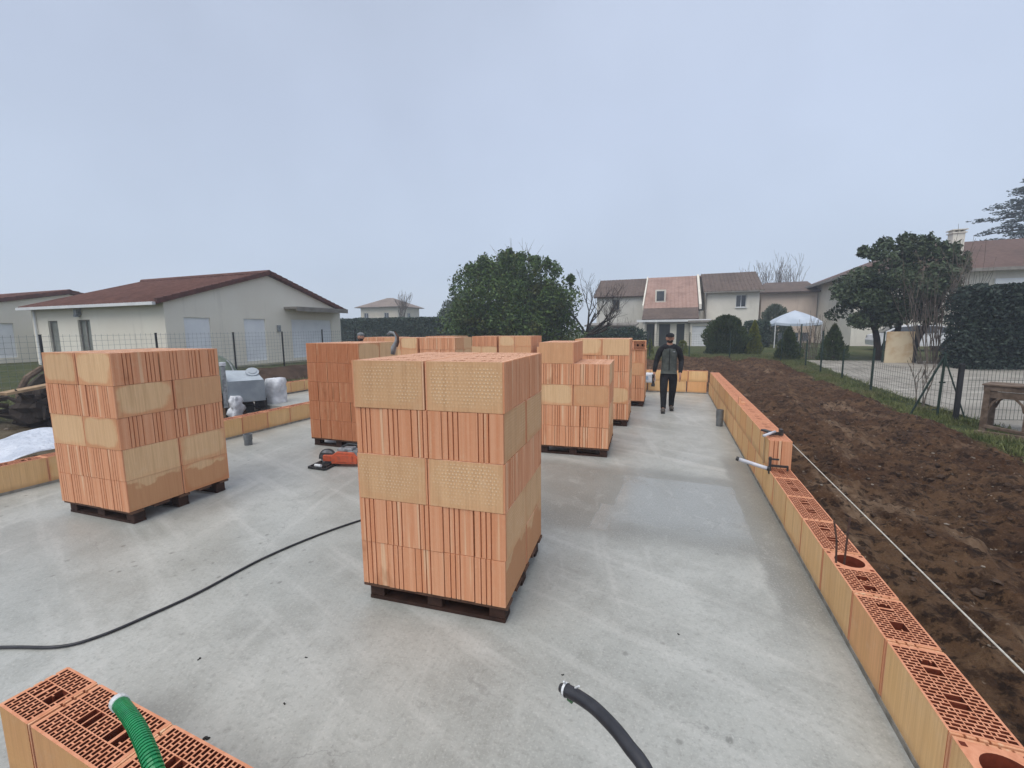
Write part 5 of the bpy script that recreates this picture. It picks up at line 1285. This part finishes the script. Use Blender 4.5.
# ------------------------------------------------------------------ people
def skin_obj(name, verts, edges, mat, parent, root=0, sub=2, smooth=True):
    me = bpy.data.meshes.new(name); me.from_pydata([v[:3] for v in verts], edges, []); me.materials.append(mat)
    o = bpy.data.objects.new(name, me); COL.objects.link(o); o.parent = parent
    md = o.modifiers.new('skin', 'SKIN'); md.use_smooth_shade = True
    sv = me.skin_vertices[0].data if me.skin_vertices else None
    if sv is None:
        bm = bmesh.new(); bm.from_mesh(me); bm.verts.layers.skin.verify(); bm.to_mesh(me); bm.free(); sv = me.skin_vertices[0].data
    for i, v in enumerate(verts):
        r = v[3]; sv[i].radius = (r if not isinstance(r, tuple) else r[0], r if not isinstance(r, tuple) else r[1]); sv[i].use_root = (i == root)
    s = o.modifiers.new('sub', 'SUBSURF'); s.levels = sub; s.render_levels = sub
    return o
def person(label, loc, rz, scale, cap, seed=0, vestm='vest'):
    t = thing('person', label, 'person', loc, rz); t.scale = (scale,) * 3
    # faces -Y. real size 1.75 m. x+ is the figure's left (camera right)
    V = []; E = []
    def add(x, y, z, r, to=None):
        V.append((x, y, z, r)); i = len(V) - 1
        if to is not None: E.append((to, i))
        return i
    pel = add(0, 0, .95, (.14, .10)); w = add(0, .005, 1.12, (.13, .095), pel); ch = add(0, 0, 1.32, (.16, .11), w); nb = add(0, .01, 1.46, .07, ch); nk = add(0, 0, 1.53, .055, nb)
    h1 = add(0, -.012, 1.61, (.070, .085), nk); h2 = add(0, -.005, 1.69, (.078, .095), h1); h3 = add(0, 0, 1.74, (.055, .07), h2)
    legs = {}
    for s, fy, fx, kz in ((-1, -.20, -.095, .50), (1, .16, .085, .48)):
        hp = add(.09 * s, 0, .88, .075, pel); kn = add(.10 * s + (fx - .09 * s) * .3, fy * .45 - .03, kz, .062, hp); cf = add(fx * 1.02, fy * .75, .30, .055, kn); an = add(fx, fy, .09, .038, cf); ft = add(fx * 1.15, fy - .14, .045, .036, an)
        legs[s] = (kn, cf, an, ft)
    hands = {}
    for s, ex, ey, wx, wy, wz in ((-1, -.275, .03, -.315, -.06, .86), (1, .265, .08, .235, -.13, .87)):
        sh = add(.18 * s, 0, 1.41, .052, nb); el = add(ex, ey, 1.14, .045, sh); wr = add(wx, wy, wz, .028, el); pm = add(wx, wy - .02, wz - .07, (.036, .018), wr)
        for q, ln in ((-.028, .062), (-.010, .072), (.009, .068), (.027, .052)):
            a = add(wx + q * .4, wy - .022 + q, wz - .11, .0095, pm); b = add(wx + q * .3, wy - .032 + q, wz - .11 - ln * .55, .0085, a); add(wx - s * .012, wy - .038 + q, wz - .11 - ln, .007, b)
        a = add(wx - s * .012, wy - .055, wz - .07, .010, pm); add(wx - s * .016, wy - .078, wz - .105, .0085, a)
        hands[s] = (wx, wy, wz)
    # nose and ears
    body = skin_obj('body', V, E, M['skin'], t)
    hm = MB(); hm.blob((0, -.005, 1.655), (.078, .094, .112), 20, 14); hm.blob((0, -.100, 1.645), (.014, .02, .024), 8, 6)
    for s in (-1, 1): hm.blob((.079 * s, .0, 1.65), (.012, .02, .03), 8, 6)
    hm.build('head_surface', M['skin'], body, smooth=True)
    em = MB()
    for s in (-1, 1): em.blob((.03 * s, -.088, 1.668), (.012, .008, .006), 8, 5)
    em.build('eye', M['skinD'], body)
    bd = MB(); bd.blob((0, -.03, 1.592), (.070, .076, .05), 14, 8); bd.build('beard', M['skinD'], t, smooth=True)
    mm = MB(); mm.blob((0, -.102, 1.605), (.024, .008, .006), 8, 5); mm.build('mouth', M['skin'], body)
    hr = MB(); hr.blob((0, .025, 1.665), (.084, .085, .10), 16, 10); hr.build('hair', M['skinD'], t, smooth=True)
    m = MB(); m.blob((0, .0, 1.715), (.090, .104, .062), 18, 10)
    if cap == 'cap': m.box((0, -.115, 1.70), (.13, .10, .014), R=Matrix.Rotation(radians(10), 3, 'X'))
    m.build('cap', M['cloth' if cap == 'cap' else 'greycap'], t, smooth=False)
    # black sweater with sleeves
    V2 = []; E2 = []
    def a2(x, y, z, r, to=None):
        V2.append((x, y, z, r)); i = len(V2) - 1
        if to is not None: E2.append((to, i))
        return i
    c0 = a2(0, 0, 1.0, (.16, .12)); c1 = a2(0, 0, 1.2, (.155, .115), c0); c2 = a2(0, 0, 1.38, (.16, .115), c1); c3 = a2(0, .01, 1.47, .095, c2); c4_ = a2(0, .0, 1.55, .078, c3)
    for s in (-1, 1):
        ex, ey = (-.275, .03) if s < 0 else (.265, .08); wx, wy, wz = hands[s]
        sh = a2(.19 * s, .0, 1.41, .088, c3); el = a2(ex, ey, 1.14, .062, sh); a2(wx - .3 * (wx - ex), wy - .3 * (wy - ey), wz + .09, .05, el); a2(wx, wy + .004, wz + .012, .042, len(V2) - 1)
    skin_obj('sweater', V2, E2, M['cloth'], t, 0)
    VV = [(0, 0, .90, (.165, .125)), (0, 0, 1.02, (.175, .135)), (0, 0, 1.2, (.175, .132)), (0, 0, 1.38, (.19, .135)), (0, .005, 1.46, (.15, .10)), (0, .0, 1.53, (.088, .085))]
    vo = skin_obj('vest', VV, [(i, i + 1) for i in range(5)], M[vestm], t, 1)
    m = MB(); m.box((0, -.142, 1.2), (.014, .012, .5)); m.build('zip', M['cloth'], vo)
    m = MB(); m.box((.09, -.140, 1.36), (.05, .008, .02)); m.build('chest_logo', M['greyplastic'], vo)
    V3 = [(0, 0, .98, (.15, .115)), (0, 0, .90, (.15, .11))]; E3 = [(0, 1)]
    for s in (-1, 1):
        k = len(V3); kn, cf, an, ft = [V[q] for q in legs[s]]
        V3 += [(.095 * s, 0, .80, .112), (.098 * s, kn[1] * .5, .66, .10), (kn[0], kn[1], kn[2], .085), (cf[0], cf[1], cf[2], .074), (an[0], an[1] + .005, .10, .062), (an[0], an[1] + .005, .07, .06)]; E3 += [(1, k)] + [(k + q, k + q + 1) for q in range(5)]
    skin_obj('trousers', V3, E3, M['cloth'], t, 0)
    for s in (-1, 1):
        an, ft = V[legs[s][2]], V[legs[s][3]]; m = MB()
        m.blob(((an[0] + ft[0]) / 2 , (an[1] + ft[1]) / 2 - .01, .052), (.052, .15, .052), 14, 8); m.blob((an[0], an[1] + .02, .09), (.05, .06, .07), 12, 8); so = m.build('shoe', M['shoe'], t, smooth=True)
        m = MB(); m.box(((an[0] + ft[0]) / 2, (an[1] + ft[1]) / 2 - .01, .014), (.085, .28, .024)); m.build('sole', M['black'], so, bevel=.01)
    return t, hands
t, hands = person('bearded man in black cap, charcoal vest and black sweater walking towards the camera', (-.03, 9.42, 0), radians(2), .915, 'cap')
wx, wy, wz = hands[-1]
m = MB(); m.box((0, 0, 0), (.05, .05, .20)); m.box((0, -.05, .08), (.045, .12, .05)); m.box((0, 0, -.12), (.07, .09, .06))
o = m.build('cordless_tool', M['darkplastic'], loc=(-.03 + wx * .915 - .01, 9.42 + wy * .915 - .03, wz * .915 - .12), bevel=.008); tag(o, 'dark hand tool held in the walking man\'s lowered right hand', 'tool')
person('worker in grey knit cap, almost hidden behind the sandy stacks, only the head showing', (-7.25, 8.72, -.0), radians(15), .945, 'knit')

# ------------------------------------------------------------------ air, sky, light, camera
m = MB(); m.box((0, 60, 12), (300, 200, 32))
hz = m.build('haze', [])
hm = bpy.data.materials.new('haze'); hm.use_nodes = True; nt = hm.node_tree; nt.nodes.clear()
out = nt.nodes.new('ShaderNodeOutputMaterial'); pv = nt.nodes.new('ShaderNodeVolumePrincipled'); pv.inputs['Color'].default_value = (.78, .86, 1, 1); pv.inputs['Density'].default_value = HAZE; pv.inputs['Anisotropy'].default_value = .2
nt.links.new(pv.outputs[0], out.inputs['Volume']); hz.data.materials.append(hm); hz['kind'] = 'stuff'
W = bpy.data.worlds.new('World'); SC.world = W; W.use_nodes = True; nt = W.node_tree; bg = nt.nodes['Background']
sky = nt.nodes.new('ShaderNodeTexSky'); sky.sky_type = 'NISHITA'; sky.sun_disc = False; sky.sun_elevation = radians(58); sky.sun_rotation = radians(194); sky.air_density = 1.0; sky.dust_density = 4; sky.ozone_density = 1
mx = nt.nodes.new('ShaderNodeMix'); mx.data_type = 'RGBA'; mx.inputs[0].default_value = .86
tc = nt.nodes.new('ShaderNodeTexCoord'); sp = nt.nodes.new('ShaderNodeSeparateXYZ'); nt.links.new(tc.outputs['Generated'], sp.inputs[0])
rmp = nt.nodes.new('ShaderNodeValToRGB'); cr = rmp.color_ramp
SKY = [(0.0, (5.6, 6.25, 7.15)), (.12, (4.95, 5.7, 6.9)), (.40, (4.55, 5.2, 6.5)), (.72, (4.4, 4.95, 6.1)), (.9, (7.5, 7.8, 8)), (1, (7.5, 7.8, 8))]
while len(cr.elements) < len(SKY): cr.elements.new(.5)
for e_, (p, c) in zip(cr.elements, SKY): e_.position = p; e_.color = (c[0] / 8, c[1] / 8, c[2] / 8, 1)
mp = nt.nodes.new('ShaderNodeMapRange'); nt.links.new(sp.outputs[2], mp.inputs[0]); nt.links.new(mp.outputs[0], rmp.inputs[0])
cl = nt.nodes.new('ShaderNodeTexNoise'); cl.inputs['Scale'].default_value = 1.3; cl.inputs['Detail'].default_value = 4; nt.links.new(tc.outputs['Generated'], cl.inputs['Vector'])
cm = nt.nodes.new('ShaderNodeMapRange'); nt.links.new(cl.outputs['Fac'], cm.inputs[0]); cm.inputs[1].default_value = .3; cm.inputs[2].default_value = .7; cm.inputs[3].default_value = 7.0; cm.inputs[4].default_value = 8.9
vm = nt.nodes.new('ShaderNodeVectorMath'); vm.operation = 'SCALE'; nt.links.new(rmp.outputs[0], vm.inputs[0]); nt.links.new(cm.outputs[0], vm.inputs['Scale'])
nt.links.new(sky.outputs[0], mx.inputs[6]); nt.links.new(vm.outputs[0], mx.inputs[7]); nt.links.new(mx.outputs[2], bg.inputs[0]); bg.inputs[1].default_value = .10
sd = bpy.data.lights.new('sun', 'SUN'); sd.energy = 1.5; sd.angle = radians(50); sd.color = (1, .96, .90)
so = bpy.data.objects.new('sun', sd); COL.objects.link(so); so.rotation_euler = (radians(32), 0, radians(-14)); so['kind'] = 'structure'
f, P_, YW, H, RL = 427.5, radians(7.2186), radians(20.42), 1.7106, radians(-.4444)
hd = Vector((-sin(YW), cos(YW), 0)); F = hd * cos(P_) + Vector((0, 0, -sin(P_))); R = Vector((cos(YW), sin(YW), 0)); U = R.cross(F)
R, U = R * cos(RL) + U * sin(RL), U * cos(RL) - R * sin(RL)
cd = bpy.data.cameras.new('camera'); cam = bpy.data.objects.new('camera', cd); COL.objects.link(cam)
mw = Matrix((R, U, -F)).transposed().to_4x4(); mw.translation = Vector((0, 0, H)); cam.matrix_world = mw
cd.sensor_width = 36; cd.lens = 36 * f / 1024; cd.clip_start = .05; cd.clip_end = 3000; SC.camera = cam
SC.view_settings.view_transform = 'Standard'; SC.view_settings.look = 'None'; SC.view_settings.gamma = 1; SC.view_settings.exposure = EXPO
SC.cycles.volume_bounces = 1; SC.cycles.max_bounces = 6; SC.cycles.volume_max_steps = 64
try: SC.cycles.use_denoising = True
except Exception: pass
